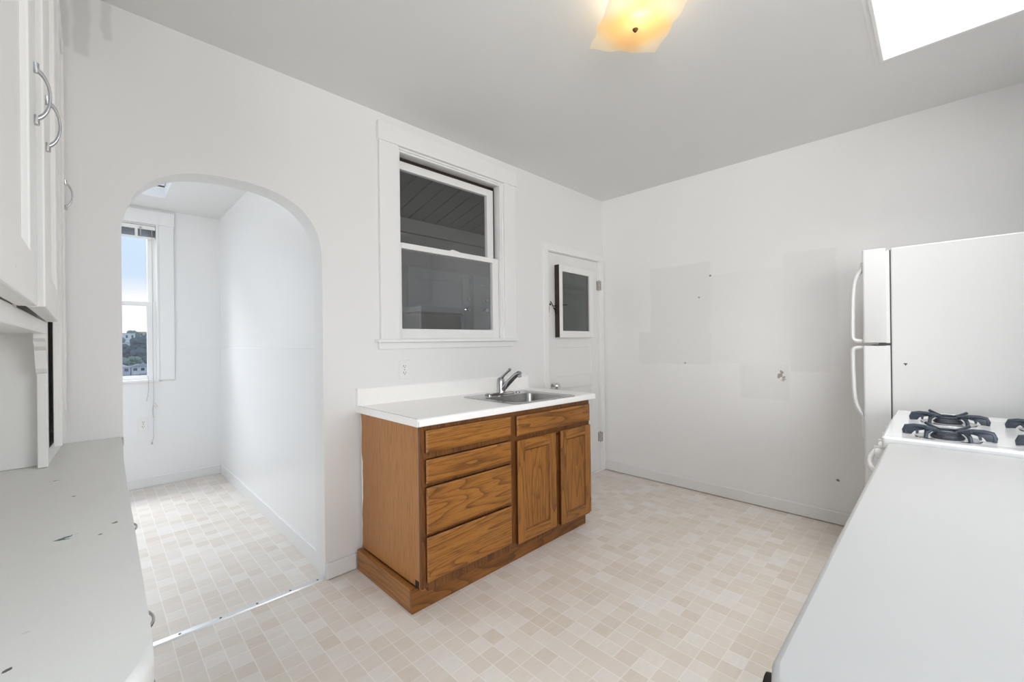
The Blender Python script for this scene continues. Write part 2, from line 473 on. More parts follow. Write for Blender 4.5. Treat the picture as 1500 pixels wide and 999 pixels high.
# back wall with arch, window and door openings
ax0, ax1, az = .085, .879, 1.70
cxx, aa, bb = (ax0 + ax1) / 2, (ax1 - ax0) / 2, 2.051 - az
arch = []
for i in range(41):
    t = PI - PI * i / 40
    c, s = math.cos(t), math.sin(t)
    arch.append((cxx + aa * math.copysign(abs(c) ** .8, c), az + bb * abs(s) ** .8))
bm = nb()
def wb(x0, x1, z0, z1): box(bm, x0, x1, YB, YB + TB, z0, z1)
wb(XL - .1, ax0, 0, CZ); wb(ax1, 1.333, 0, CZ)
prism(bm, [(ax0, CZ)] + arch + [(ax1, CZ)], 1, YB, YB + TB)
wb(1.333, 2.226, 0, 1.30); wb(1.333, 2.226, 2.477, CZ); wb(2.226, 2.741, 0, CZ)
wb(2.741, 3.51, 2.04, CZ); wb(3.51, 5.7, 0, CZ)
bmesh.ops.remove_doubles(bm, verts=bm.verts, dist=1e-5)
struct(put('wall_back', bm, M['wall']), 'white kitchen wall with arched opening, window and door', 'wall')

bm = nb(); box(bm, XR, XR + .1, YF - .1, YB + TB, 0, CZ)
struct(put('wall_right', bm, M['wall_r']), 'white wall with hand painted over patches', 'wall')
bm = nb(); box(bm, XL - .1, XL, .42, YB, 0, CZ)
struct(put('wall_left', bm, M['wall']), 'white wall behind the hutch', 'wall')
# wall behind range and refrigerator; beside it left open for the added fill lamps
bm = nb(); box(bm, 1.93, XR, YF - .1, YF, 0, CZ)
struct(put('wall_front', bm, M['wall']), 'white wall behind range and refrigerator', 'wall')

# ceiling with the skylight opening
SX0, SX1, SY0, SY1 = 1.25, 2.785, -.42, .178
bm = nb()
for q in ((XL - .1, SX0, YF - .1, YB + TB), (SX1, XR + .1, YF - .1, YB + TB), (SX0, SX1, YF - .1, SY0), (SX0, SX1, SY1, YB + TB)):
    box(bm, q[0], q[1], q[2], q[3], CZ, CZ + .12)
struct(put('ceiling', bm, M['ceiling']), 'pale painted kitchen ceiling', 'ceiling')

# skylight: boxed shaft with a fine lip round its mouth and a pane at the top
sk = thing('window_3', ((SX0 + SX1) / 2, (SY0 + SY1) / 2, CZ), 'bright white skylight shaft cut into the kitchen ceiling', 'skylight', kind='structure')
bm = nb(); t = .03; ZS = CZ + .55
g = .004
box(bm, SX0 - t, SX0 + g, SY0 - t, SY1 + t, CZ - .001, ZS); box(bm, SX1 - g, SX1 + t, SY0 - t, SY1 + t, CZ - .001, ZS)
box(bm, SX0 + g, SX1 - g, SY0 - t, SY0 + g, CZ - .001, ZS); box(bm, SX0 + g, SX1 - g, SY1 - g, SY1 + t, CZ - .001, ZS)
put('shaft', bm, M['trim'], sk)
bm = nb(); w = .012
for q in ((SX0 - w, SX0 + .002, SY0 - w, SY1 + w), (SX1 - .002, SX1 + w, SY0 - w, SY1 + w), (SX0, SX1, SY0 - w, SY0 + .002), (SX0, SX1, SY1 - .002, SY1 + w)):
    box(bm, q[0], q[1], q[2], q[3], CZ - .008, CZ + .002, .002)
put('lip', bm, M['trim'], sk)
bm = nb(); box(bm, SX0 - t, SX1 + t, SY0 - t, SY1 + t, ZS, ZS + .006)
put('pane', bm, M['glass'], sk)

# baseboards
bm = nb(); box(bm, XR - .020, XR, YF, YB, .004, .09, .006)
struct(put('baseboard_right', bm, M['base']), 'white baseboard along the patched wall', 'baseboard')
bm = nb(); box(bm, ax1 + .003, 1.045, YB - .016, YB, .003, .088, .004)
struct(put('baseboard_back', bm, M['base']), 'short white baseboard between arch and oak cabinet', 'baseboard')

# ---------------------------------------------------------------- alcove beyond the arch
bm = nb(); box(bm, AX, AX + .09, YB + TB, AY + .12, 0, CZ)
struct(put('wall_alcove_right', bm, M['alcove']), 'glossy white alcove wall seen through the arch', 'wall')
WX0, WX1, WZ0, WZ1 = -.43, .425, .965, 2.36
bm = nb()
for q in ((AL - .1, WX0, 0, CZ), (WX1, AX, 0, CZ), (WX0, WX1, 0, WZ0), (WX0, WX1, WZ1, CZ)):
    box(bm, q[0], q[1], AY, AY + .12, q[2], q[3])
struct(put('wall_alcove_back', bm, M['alcove']), 'white alcove wall around the view window', 'wall')
bm = nb()
LY0, LY1, LZ0, LZ1 = 2.95, 4.35, .95, 2.25      # window of the alcove's left wall, hidden by the arch
for q in ((YB + TB, LY0, 0, CZ), (LY1, AY, 0, CZ), (LY0, LY1, 0, LZ0), (LY0, LY1, LZ1, CZ)):
    box(bm, AL - .1, AL, q[0], q[1], q[2], q[3])
struct(put('wall_alcove_left', bm, M['alcove']), 'white left wall of the alcove', 'wall')
RX0, RX1, RY0, RY1 = -.25, .44, 3.75, 4.60
bm = nb()
for q in ((AL, RX0, YB + TB, AY), (RX1, AX, YB + TB, AY), (RX0, RX1, YB + TB, RY0), (RX0, RX1, RY1, AY)):
    box(bm, q[0], q[1], q[2], q[3], AZ, AZ + .1)
for q in ((RX0 - .02, RX0, RY0, RY1), (RX1, RX1 + .02, RY0, RY1), (RX0, RX1, RY0 - .02, RY0), (RX0, RX1, RY1, RY1 + .02)):
    box(bm, q[0], q[1], q[2], q[3], AZ + .09, AZ + .26)
struct(put('ceiling_alcove', bm, M['ceiling']), 'white alcove ceiling with a recessed opening', 'ceiling')
bm = nb(); box(bm, AX - .016, AX, YB + TB, AY, 0, .096, .004)
struct(put('baseboard_alcove_right', bm, M['base']), 'white baseboard along the glossy alcove wall', 'baseboard')
bm = nb(); box(bm, AL, AX - .016, AY - .014, AY, 0, .085, .004)
struct(put('baseboard_alcove_back', bm, M['base']), 'white baseboard under the view window', 'baseboard')
# shallow wainscot step
bm = nb(); prism(bm, [(AX, 1.245), (AX - .006, 1.24), (AX - .006, .09), (AX, .09)], 1, YB + TB, AY)
struct(put('trim_1', bm, M['alcove']), 'low painted wainscot step on the alcove side wall', 'trim')
bm = nb()
prism(bm, [(AY, 1.24), (AY - .006, 1.235), (AY - .006, .08), (AY, .08)], 0, .545, AX - .006)
prism(bm, [(AY, .95), (AY - .006, .945), (AY - .006, .08), (AY, .08)], 0, AL, .545)
struct(put('trim_2', bm, M['alcove']), 'low painted wainscot step beside the view window', 'trim')

# threshold strip across the arch
th = thing('threshold_strip', (.48, 2.353, 0), 'long aluminium threshold strip screwed to the floor under the arch', 'threshold strip')
bm = nb(); prism(bm, [(2.333, 0), (2.372, 0), (2.367, .006), (2.338, .006)], 0, ax0 + .002, ax1 - .002)
put('strip', bm, M['alu'], th)
for sx in (.112, .261, .411, .56, .71, .845):
    bm = nb(); lathe(bm, [(.0055, 0), (.0055, .0012), (.002, .0018), (0, .0018)], (sx, 2.3525, .0058), n=10)
    put('screw', bm, M['screw'], th)

# ---------------------------------------------------------------- alcove view window
w2 = thing('window_2', (0, AY, WZ0), 'white double hung window with a hillside view, seen through the arch', 'window', kind='structure')
bm = nb()
box(bm, .425, .542, AY - .022, AY, .957, 2.372, .003); box(bm, -.547, -.43, AY - .022, AY, .957, 2.372, .003)
box(bm, -.552, .547, AY - .028, AY, 2.372, 2.495, .003)
box(bm, .415, .43, AY - .03, AY + .02, .957, 2.372, .002); box(bm, -.435, -.42, AY - .03, AY + .02, .957, 2.372, .002)
put('casing', bm, M['trim'], w2)
bm = nb(); box(bm, -.43, .425, AY - .035, AY + .05, .945, .968, .004)
put('sill', bm, M['trim'], w2)
def sash(name, x0, x1, z0, z1, y0, y1, sl, sr, rb, rt, parent, glass, mat):
    bm = nb()
    box(bm, x0, x0 + sl, y0, y1, z0, z1, .003); box(bm, x1 - sr, x1, y0, y1, z0, z1, .003)
    box(bm, x0 + sl, x1 - sr, y0, y1, z0, z0 + rb, .003); box(bm, x0 + sl, x1 - sr, y0, y1, z1 - rt, z1, .003)
    o = put(name, bm, mat, parent)
    bm = nb(); ym = (y0 + y1) / 2
    box(bm, x0 + sl - .004, x1 - sr + .004, ym - .002, ym + .002, z0 + rb - .004, z1 - rt + .004)
    put('pane', bm, glass, o)
    return o
sash('lower_sash', -.415, .405, .968, 1.672, AY + .022, AY + .052, .055, .056, .035, .036, w2, M['glass'], M['trim'])
sash('upper_sash', -.415, .400, 1.636, 2.345, AY + .056, AY + .086, .055, .042, .036, .05, w2, M['glass'], M['trim'])
bm = nb()
box(bm, .402, .425, AY + .02, AY + .12, .965, 2.36); box(bm, -.43, -.415, AY + .02, AY + .12, .965, 2.36)
box(bm, -.415, .402, AY + .02, AY + .12, 2.345, 2.36)
put('jamb', bm, M['trim'], w2)

bl = thing('mini_blind', (0, AY - .01, 2.30), 'raised grey mini blind at the top of the alcove view window', 'blind')
bm = nb(); box(bm, -.415, .412, AY - .018, AY + .016, 2.318, 2.352, .003)
put('headrail', bm, M['blind_white'], bl)
bm = nb()
for k in range(11):
    z = 2.257 + k * .0056
    prism(bm, [(AY - .014, z), (AY, z + .0028), (AY + .012, z), (AY, z + .0012)], 0, -.41, .41)
put('slats', bm, M['blind'], bl)
bm = nb(); box(bm, -.41, .41, AY - .014, AY + .012, 2.240, 2.254, .003)
put('bottom_rail', bm, M['blind_white'], bl)
bm = nb(); box(bm, .272, .292, AY - .022, AY - .017, 2.248, 2.325, .001)
put('valance_clip', bm, M['blind_white'], bl)
bm = nb(); tube(bm, [(.31, AY - .022, 2.33), (.31, AY - .023, 2.26)], .003, 6); box(bm, .302, .318, AY - .026, AY - .018, 2.326, 2.338, .001)
put('wand', bm, M['cord'], bl)
bm = nb()
pth = [(.386, AY - .028, 2.32), (.387, AY - .034, 1.7), (.384, AY - .042, 1.05), (.386, AY - .046, .955), (.388, AY - .036, .80), (.384, AY - .03, .72), (.386, AY - .03, .60), (.383, AY - .03, .50), (.386, AY - .03, .45), (.376, AY - .03, .41)]
tube(bm, pth, .0022, 6)
tube(bm, [(.386, AY - .032, .76), (.400, AY - .03, .745), (.415, AY - .03, .715), (.404, AY - .03, .705), (.384, AY - .03, .735)], .0018, 6)
tube(bm, [(.384, AY - .03, .735), (.378, AY - .03, .70), (.382, AY - .03, .62)], .0018, 6)
lathe(bm, [(.002, .012), (.006, .005), (.007, -.012), (0, -.014)], (.373, AY - .03, .395), n=8)
put('pull_cord', bm, M['cord'], bl)
bm = nb(); tube(bm, [(.350, AY - .03, 1.0), (.352, AY - .045, .958), (.352, AY - .038, .88), (.348, AY - .035, .83), (.338, AY - .035, .77)], .0025, 6)
put('loose_cord', bm, M['cord'], bl)

# ---------------------------------------------------------------- wall outlets
def outlet(name, cx, y, cz, label):
    t = thing(name, (cx, y, cz), label, 'wall outlet', group='wall outlets')
    bm = nb(); box(bm, cx - .036, cx + .036, y - .006, y, cz - .058, cz + .058, .003)
    put('cover_plate', bm, M['plastic'], t)
    for s in (-1, 1):
        bm = nb(); zc = cz + s * .02
        pts = [(cx + .0165 * math.copysign(abs(math.cos(a)) ** .7, math.cos(a)), zc + .0145 * math.copysign(abs(math.sin(a)) ** .7, math.sin(a))) for a in [2 * PI * k / 20 for k in range(20)]]
        prism(bm, pts, 1, y - .0078, y - .0055)
        sock = put('socket', bm, M['plastic'], t)
        bm = nb()
        box(bm, cx - .0085, cx - .0055, y - .0084, y - .007, zc - .001, zc + .008); box(bm, cx + .0055, cx + .0085, y - .0084, y - .007, zc, zc + .007)
        lathe(bm, [(.003, 0), (.003, .0008), (0, .0008)], (cx, y - .0078, zc - .0065), (0, -1, 0), 10)
        put('slots', bm, M['dark'], sock)
    bm = nb(); lathe(bm, [(.003, 0), (.003, .001), (0, .0015)], (cx, y - .006, cz), (0, -1, 0), 10)
    put('screw', bm, M['screw'], t)
outlet('wall_outlet', 1.368, YB, 1.104, 'white duplex wall outlet above the oak cabinet countertop')
outlet('wall_outlet', .315, AY - .006, .566, 'white duplex wall outlet low on the wall beneath the alcove view window')

# ---------------------------------------------------------------- kitchen window onto the porch
w1 = thing('window_1', (1.78, YB, 1.29), 'white double hung window above the sink onto a dark porch', 'window', kind='structure')
bm = nb()
box(bm, 1.208, 1.333, YB - .022, YB, 1.293, 2.476, .003); box(bm, 2.226, 2.350, YB - .022, YB, 1.293, 2.476, .003)
put('side_casing', bm, M['trim'], w1)
bm = nb(); box(bm, 1.200, 2.358, YB - .027, YB, 2.476, 2.588, .003)
put('head_casing', bm, M['trim'], w1)
bm = nb(); box(bm, 1.176, 2.335, YB - .052, YB + .03, 1.274, 1.294, .005)
put('stool', bm, M['trim'], w1)
bm = nb(); box(bm, 1.196, 2.312, YB - .018, YB, 1.234, 1.274, .003)
put('apron', bm, M['trim'], w1)
bm = nb()
box(bm, 1.3325, 1.345, YB - .004, YB + TB, 1.294, 2.477); box(bm, 2.214, 2.2265, YB - .004, YB + TB, 1.294, 2.477)
box(bm, 1.345, 2.214, YB - .004, YB + TB, 2.465, 2.4775); box(bm, 1.345, 2.214, YB + .03, YB + TB, 1.280, 1.300)
put('jamb', bm, M['trim'], w1)
bm = nb()
box(bm, 1.345, 1.356, YB + .004, YB + .026, 1.294, 2.465, .002); box(bm, 2.203, 2.214, YB + .004, YB + .026, 1.294, 2.465, .002)
box(bm, 1.356, 2.203, YB + .004, YB + .026, 2.453, 2.465, .002)
put('inner_stop', bm, M['trim'], w1)
ls = sash('lower_sash', 1.350, 2.205, 1.297, 1.900, YB + .028, YB + .062, .026, .062, .062, .036, w1, M['glass_dusty'], M['trim'])
us = sash('upper_sash', 1.350, 2.190, 1.868, 2.428, YB + .066, YB + .098, .026, .062, .040, .052, w1, M['glass'], M['trim'])
bm = nb(); prism(bm, [(1.76, 1.899), (1.765, 1.909), (1.785, 1.913), (1.80, 1.908), (1.83, 1.906), (1.84, 1.899)], 1, YB + .034, YB + .056, .002)
put('sash_lock', bm, M['trim'], ls)
bm = nb()
box(bm, 1.53, 1.57, YB + .022, YB + .03, 1.335, 1.349, .002); box(bm, 2.02, 2.05, YB + .022, YB + .03, 1.335, 1.347, .002)
put('sash_lift', bm, M['trim'], ls)
bm = nb(); box(bm, 2.192, 2.2025, YB + .070, YB + .099, 1.90, 2.453); box(bm, 1.345, 1.350, YB + .064, YB + .1, 1.30, 2.46); box(bm, 2.1985, 2.2135, YB + .1, YB + .128, 1.30, 2.465); box(bm, 1.35, 2.2, YB + .1, YB + .128, 2.44, 2.465)  # dark strips standing in for the shade in gaps round the upper sash
put('sash_gap_shade', bm, M['raw_wood_gap_shade'], w1)

# ---------------------------------------------------------------- panel door with its little hatch
dr = thing('door_1', (3.12, YB, 0), 'white panel door with a small glazed hatch, behind the sink', 'door', kind='structure')
D0, D1 = YB + .008, YB + .045
DX0, DX1 = 2.745, 3.505
hx0, hx1, hz0, hz1 = 2.868, 3.372, 1.315, 1.918
bm = nb()
def db(a, b, c, d, y0=D0, y1=D1, bv=.002): box(bm, a, b, y0, y1, c, d, bv)
db(DX0, 2.866, .012, 2.034); db(3.388, DX1, .012, 2.034)
db(2.866, 3.388, .012, .21); db(2.866, 3.388, .850, .958); db(2.866, 3.388, 1.213, hz0); db(2.866, 3.388, hz1, 2.034)
db(2.862, 3.392, .206, .854, D0 + .011, D1 - .008, 0); db(2.862, 3.392, .954, 1.217, D0 + .011, D1 - .008, 0)
db(3.372, 3.39, hz0, hz1)
put('slab', bm, M['door'], dr)
bm = nb(); bw = .052
box(bm, 2.682, 2.741, YB - .018, YB, 0, 2.04, .003); box(bm, 3.512, 3.574, YB - .018, YB, 0, 2.04, .003)
box(bm, 2.682, 3.574, YB - .018, YB, 2.04, 2.10, .003)
put('door_casing', bm, M['trim'], dr)
bm = nb()
box(bm, 2.7405, 2.7445, YB, YB + TB, 0, 2.04); box(bm, 3.5065, 3.5105, YB, YB + TB, 0, 2.04); box(bm, 2.7445, 3.5065, YB, YB + TB, 2.0365, 2.0405)
put('door_jamb', bm, M['trim'], dr)
bm = nb(); box(bm, 2.7445, 3.5065, YB - .004, YB + TB, 0, .009, .002)
put('door_threshold', bm, M['trim'], dr)
# hatch: glazed frame hinged on its right side, standing a little open
PIV = Vector((3.386, YB + .004, 0)); ANG = math.radians(2.9)
RM = Matrix.Translation(PIV) @ Matrix.Rotation(ANG, 4, 'Z') @ Matrix.Translation(-PIV)
def rot(bm, Mx=RM): bmesh.ops.transform(bm, matrix=Mx, verts=bm.verts); return bm
HX0, HX1, HZ0, HZ1, HY0, HY1 = 2.842, 3.386, 1.300, 1.930, YB - .024, YB + .004
bm = nb()
box(bm, HX0, HX0 + .044, HY0, HY1, HZ0, HZ1, .002); box(bm, HX1 - .066, HX1, HY0, HY1, HZ0, HZ1, .002)
box(bm, HX0 + .044, HX1 - .066, HY0, HY1, HZ1 - .056, HZ1, .002); box(bm, HX0 + .044, HX1 - .066, HY0, HY1, HZ0, HZ0 + .058, .002)
hatch = put('hatch', rot(bm), M['trim'], dr)
bm = nb(); box(bm, HX0 + .04, HX1 - .062, HY0 + .012, HY0 + .016, HZ0 + .054, HZ1 - .052)
put('hatch_pane', rot(bm), M['glass_dark'], hatch)
bm = nb(); box(bm, HX0 - .003, HX0 + .001, HY0 + .004, HY1 + .022, HZ0 + .002, HZ1 - .002)
e = put('hatch_edge', rot(bm), M['raw_wood_gap_shade'], hatch); e['label'] = 'bare dark wooden edge'
bm = nb()
for zc in (1.44, 1.83):
    tube(bm, [(3.396, YB - .004, zc - .03), (3.396, YB - .004, zc + .03)], .006, 8)
put('hatch_hinge', bm, M['trim'], dr)
def hook_bm():
    bm = nb()
    lathe(bm, [(.010, 0), (.008, .006), (0, .009)], (2.744, YB + .006, 1.575), (0, -1, 0), 10)
    tube(bm, [(2.744, YB - .008, 1.578), (2.748, YB - .010, 1.55), (2.744, YB - .010, 1.51), (2.734, YB - .010, 1.492), (2.722, YB - .010, 1.495)], .0045, 8)
    box(bm, 2.723, 2.752, YB - .010, YB + .008, 1.480, 1.487, .001)
    return bm
put('hook_latch', hook_bm(), M['blackmetal'], dr)['label'] = 'black iron hook latch'
bm = nb()
lathe(bm, [(.009, 0), (.007, .006), (0, .008)], (2.785, YB + .008, 1.585), (0, -1, 0), 10)
tube(bm, [(2.775, YB - .004, 1.61), (2.785, YB - .012, 1.592), (2.80, YB - .012, 1.570), (2.84, YB - .016, 1.576), (2.89, YB - .05, 1.58), (2.91, YB - .085, 1.582)], .004, 8)
tube(bm, [(2.828, YB + .004, 1.56), (2.826, YB - .014, 1.54), (2.828, YB - .016, 1.515), (2.842, YB - .014, 1.502), (2.852, YB - .01, 1.515)], .005, 8)
put('hatch_catch', bm, M['blackmetal'], dr)['label'] = 'black iron hatch catch'
bm = nb(); kc = (2.815, D0, .885)
lathe(bm, [(.030, 0), (.030, .004), (.012, .006), (.010, .03), (.022, .034), (.029, .045), (.029, .055), (.020, .066), (0, .068)], kc, (0, -1, 0), 20)
knob = put('door_knob', bm, M['knobglass'], dr, smooth=True); knob['label'] = 'bright chrome door knob'
bm = nb(); lathe(bm, [(.010, 0), (.010, .003), (0, .004)], (2.815, D0, .832), (0, -1, 0), 12)
put('keyhole', bm, M['blackmetal'], dr)
for zc in (.335, 1.805):
    bm = nb()
    box(bm, 3.486, 3.5075, D0 - .003, D0, zc - .045, zc + .045, .001); box(bm, 3.509, 3.528, YB - .0205, YB - .0175, zc - .045, zc + .045, .001)
    tube(bm, [(3.508, YB - .006, zc - .05), (3.508, YB - .006, zc + .05)], .007, 10)
    put('hinge', bm, M['hinge'], dr)['label'] = 'door hinge with chipped paint'

# ---------------------------------------------------------------- porch behind window_1 and door_1
PYB = 3.70
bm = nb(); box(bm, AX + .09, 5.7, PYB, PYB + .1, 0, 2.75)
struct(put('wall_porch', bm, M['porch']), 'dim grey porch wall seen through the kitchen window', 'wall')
bm = nb()
nx = 26; x = AX + .09; pw = .155
while x < 5.7:
    x2 = min(x + pw - .016, 5.7)
    prism(bm, [(YB + TB, 2.79), (PYB, 2.50), (PYB, 2.53), (YB + TB, 2.82)], 0, x, x2)
    x += pw
prism(bm, [(YB + TB, 2.797), (PYB, 2.507), (PYB, 2.60), (YB + TB, 2.89)], 0, AX + .09, 5.7)
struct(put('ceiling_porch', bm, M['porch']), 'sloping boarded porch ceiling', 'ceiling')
bm = nb(); box(bm, AX + .09, 5.7, PYB - .03, PYB, 2.36, 2.50, .003); box(bm, AX + .09, 5.7, PYB - .015, PYB, 2.02, 2.05, .003)
struct(put('trim_3', bm, M['porch']), 'horizontal board trim on the porch wall', 'trim')
def porch_door(name, x0, x1, label, knob_x):
    t = thing(name, ((x0 + x1) / 2, PYB, 0), label, 'door', kind='structure')
    bm = nb()
    f0, f1 = PYB - .03, PYB
    def b2(a, b, c, d, y0=f0): box(bm, a, b, y0, f1, c, d, .002)
    b2(x0, x0 + .09, 0, 2.02); b2(x1 - .09, x1, 0, 2.02)
    for za, zb in ((0, .16), (.46, .56), (.86, .96), (1.26, 1.36), (1.57, 1.67), (1.92, 2.02)): b2(x0 + .09, x1 - .09, za, zb)
    b2(x0 + .08, x1 - .08, .1, 1.95, PYB - .014)
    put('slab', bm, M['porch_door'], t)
    for zc, r in ((1.63, .026), (1.74, .016)):
        bm = nb(); lathe(bm, [(r, 0), (r * .5, .01), (r, .035), (r * .8, .05), (0, .054)], (knob_x, f0, zc), (0, -1, 0), 14)
        put('door_knob', bm, M['knobglass'], t, smooth=True)
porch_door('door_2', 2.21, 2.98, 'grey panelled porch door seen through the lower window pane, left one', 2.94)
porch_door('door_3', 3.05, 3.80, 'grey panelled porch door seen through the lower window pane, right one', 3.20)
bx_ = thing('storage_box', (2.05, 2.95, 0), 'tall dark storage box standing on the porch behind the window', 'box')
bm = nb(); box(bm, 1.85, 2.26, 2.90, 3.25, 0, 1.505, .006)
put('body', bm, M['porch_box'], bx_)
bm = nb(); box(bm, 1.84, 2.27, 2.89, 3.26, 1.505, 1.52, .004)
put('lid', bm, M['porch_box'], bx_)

# ---------------------------------------------------------------- oak sink cabinet
sc = thing('sink_cabinet', (1.75, 2.0, 0), 'oak base cabinet with four drawers and two doors under the sink', 'cabinet')
CX0, CX1, CYF, CYB = 1.078, 2.424, 1.70, 2.312
bm = nb(); box(bm, CX0 - .0005, CX0 + .012, CYF + .018, CYB, .118, .878)
# panel left whole; its lower front notch is only a painted dark patch
put('side_panel', bm, M['oak_side'], sc)
bm = nb(); box(bm, CX1 - .012, CX1, CYF + .018, CYB, .10, .878); box(bm, CX0 + .012, CX1 - .012, CYB - .01, CYB, .1, .878); box(bm, CX0 + .012, CX1 - .012, CYF + .02, CYB - .01, .10, .118)
put('carcass', bm, M['oak_side'], sc)
bm = nb()
fy0, fy1 = CYF, CYF + .019
for q in ((CX0, 1.112, .118, .878), (1.648, 1.708, .105, .878), (2.402, CX1, .10, .878)): box(bm, q[0], q[1], fy0, fy1, q[2], q[3], .001)
for q in ((1.112, 1.648, .850, .878), (1.112, 1.648, .100, .150), (1.708, 2.402, .850, .878), (1.708, 2.402, .69, .745), (1.708, 2.402, .10, .135), (2.045, 2.098, .13, .70)):
    box(bm, q[0], q[1], fy0, fy1, q[2], q[3], .001)
for za, zb in ((.722, .752), (.592, .612), (.358, .376)): box(bm, 1.112, 1.648, fy0, fy1, za, zb, .001)
put('face_frame', bm, M['oak_dark'], sc)
def slab_front(x0, x1, z0, z1, name, mat):
    bm = nb(); y1, y0 = CYF - .0005, CYF - .019
    c = .009
    # bevelled drawer front: back outline full size, face set in
    A = [(x0, y1, z0), (x1, y1, z0), (x1, y1, z1), (x0, y1, z1)]
    Bq = [(x0, y0 + .007, z0), (x1, y0 + .007, z0), (x1, y0 + .007, z1), (x0, y0 + .007, z1)]
    Cq = [(x0 + c, y0, z0 + c), (x1 - c, y0, z0 + c), (x1 - c, y0, z1 - c), (x0 + c, y0, z1 - c)]
    R = [[bm.verts.new(p) for p in L] for L in (A, Bq, Cq)]
    for a, b in zip(R, R[1:]):
        for k in range(4): bm.faces.new((a[k], a[(k + 1) % 4], b[(k + 1) % 4], b[k])).material_index = 1 if a is R[0] else 0  # side ring takes the dark oak as painted shade
    bm.faces.new(R[0][::-1]); bm.faces.new(R[2])
    return put(name, bm, mat, sc, mats=[mat, M['oak_edge_shade']])
for i, (z0, z1) in enumerate(((.752, .858), (.610, .720), (.374, .590), (.146, .357))):
    slab_front(1.100, 1.658, z0, z1, 'drawer_front', M['oak_x'])
slab_front(1.704, 2.414, .738, .852, 'false_drawer_front', M['oak_x'])
for x0, x1, z0 in ((1.700, 2.044, .128), (2.088, 2.414, .118)):
    y1, y0 = CYF - .0005, CYF - .020; st = .060; z1 = .712
    bm = nb()
    box(bm, x0, x0 + st, y0, y1, z0, z1, .003); box(bm, x1 - st, x1, y0, y1, z0, z1, .003)
    for f in bm.faces:
        if f.calc_center_median().x < x0 + .0015: f.material_index = 1     # outer edge darkened to paint its shade
    dd = put('cabinet_door', bm, M['oak_z'], sc, mats=[M['oak_z'], M['oak_edge_shade']])
    for za, zb in ((z1 - st, z1), (z0, z0 + st)):
        bm = nb(); box(bm, x0 + st, x1 - st, y0, y1, za, zb, .003)
        put('rail', bm, M['oak_x'], dd)
    bm = nb()
    e = .009
    O = [(x0 + st, z0 + st), (x1 - st, z0 + st), (x1 - st, z1 - st), (x0 + st, z1 - st)]
    I = [(x0 + st + e, z0 + st + e), (x1 - st - e, z0 + st + e), (x1 - st - e, z1 - st - e), (x0 + st + e, z1 - st - e)]
    va = [bm.verts.new((p[0], y0 + .002, p[1])) for p in O]; vb = [bm.verts.new((p[0], y0 + .010, p[1])) for p in I]
    for k in range(4): bm.faces.new((va[k], va[(k + 1) % 4], vb[(k + 1) % 4], vb[k]))
    put('moulding', bm, M['oak_dark'], dd)
    bm = nb(); box(bm, x0 + st - .004, x1 - st + .004, y0 + .009, y0 + .015, z0 + st - .004, z1 - st + .004)
    put('panel', bm, M['oak_z'], dd)
    if x0 > 2:
        for zc in (.64, .19):
            bm = nb(); tube(bm, [(x1 + .004, y0 + .010, zc - .03), (x1 + .004, y0 + .010, zc + .03)], .005, 8)
            put('hinge', bm, M['raw_wood_gap_shade'], dd)
bm = nb(); box(bm, 1.047, 2.427, 1.739, 1.757, 0, .109, .002)
put('toe_board', bm, M['oak_base'], sc)
bm = nb(); box(bm, 1.047, 1.0775, 1.757, CYB, 0, .112, .002)
put('side_base_board', bm, M['oak_base_y'], sc)
bm = nb(); box(bm, CX0 - .0012, CX0 + .001, CYF + .024, CYF + .056, .114, .148)  # flat dark patch standing in for the shade inside a notch
put('notch_shade', bm, M['notch_dark'], sc)
bm = nb()
pp = [(CYB - .001, .118)]
for k in range(15): pp.append((CYB - .004 - .008 * random.random() - (.012 if 4 < k < 10 else 0), .15 + k * .05))
pp.append((CYB - .001, .87))
prism(bm, [(y, z) for y, z in pp], 0, CX0 - .0014, CX0 - .0004)
put('caulk_smear', bm, M['trim'], sc)['label'] = 'white paint smear along the wall side'

ct = thing('sink_countertop', (1.8, 2.0, .878), 'white laminate countertop with low backsplash on the oak cabinet', 'countertop')
bx0, bx1, by0, by1 = 1.723, 2.258, 1.745, 2.165    # sink cut-out
prof = [(CYF - .012, .878), (CYF - .012, .882)]
bm = nb()
TX0, TX1, TY0, TY1 = 1.058, 2.490, 1.688, 2.331
def slabrow(x0, x1, y0, y1): box(bm, x0, x1, y0, y1, .879, .916)
def nose(x0, x1):
    pts = [(by0, .879), (TY0 + .003, .879), (TY0, .882)]
    for k in range(7):
        a = PI - k * PI / 12
        pts.append((TY0 + .014 + .014 * math.cos(a), .902 + .014 * math.sin(a)))
    pts.append((by0, .916))
    prism(bm, pts, 0, x0, x1)
nose(TX0, TX1)
slabrow(TX0, bx0, by0, TY1); slabrow(bx1, TX1, by0, TY1); slabrow(bx0, bx1, by1, TY1)
put('top', bm, M['laminate'], ct, smooth=True)
bm = nb(); prism(bm, [(TY1 - .022, .914), (TY1 - .022, 1.010), (TY1 - .016, 1.016), (TY1, 1.016), (TY1, .914)], 0, TX0, 2.468)
put('backsplash', bm, M['laminate'], ct)
bm = nb()
box(bm, TX0 + .004, TX0 + .0056, TY0 + .012, TY1 - .022, .9158, .9166)
box(bm, TX0 + .004, TX0 + .0056, TY0 - .0004, TY0 + .004, .880, .904)
put('end_seam', bm, M['seam'], ct)

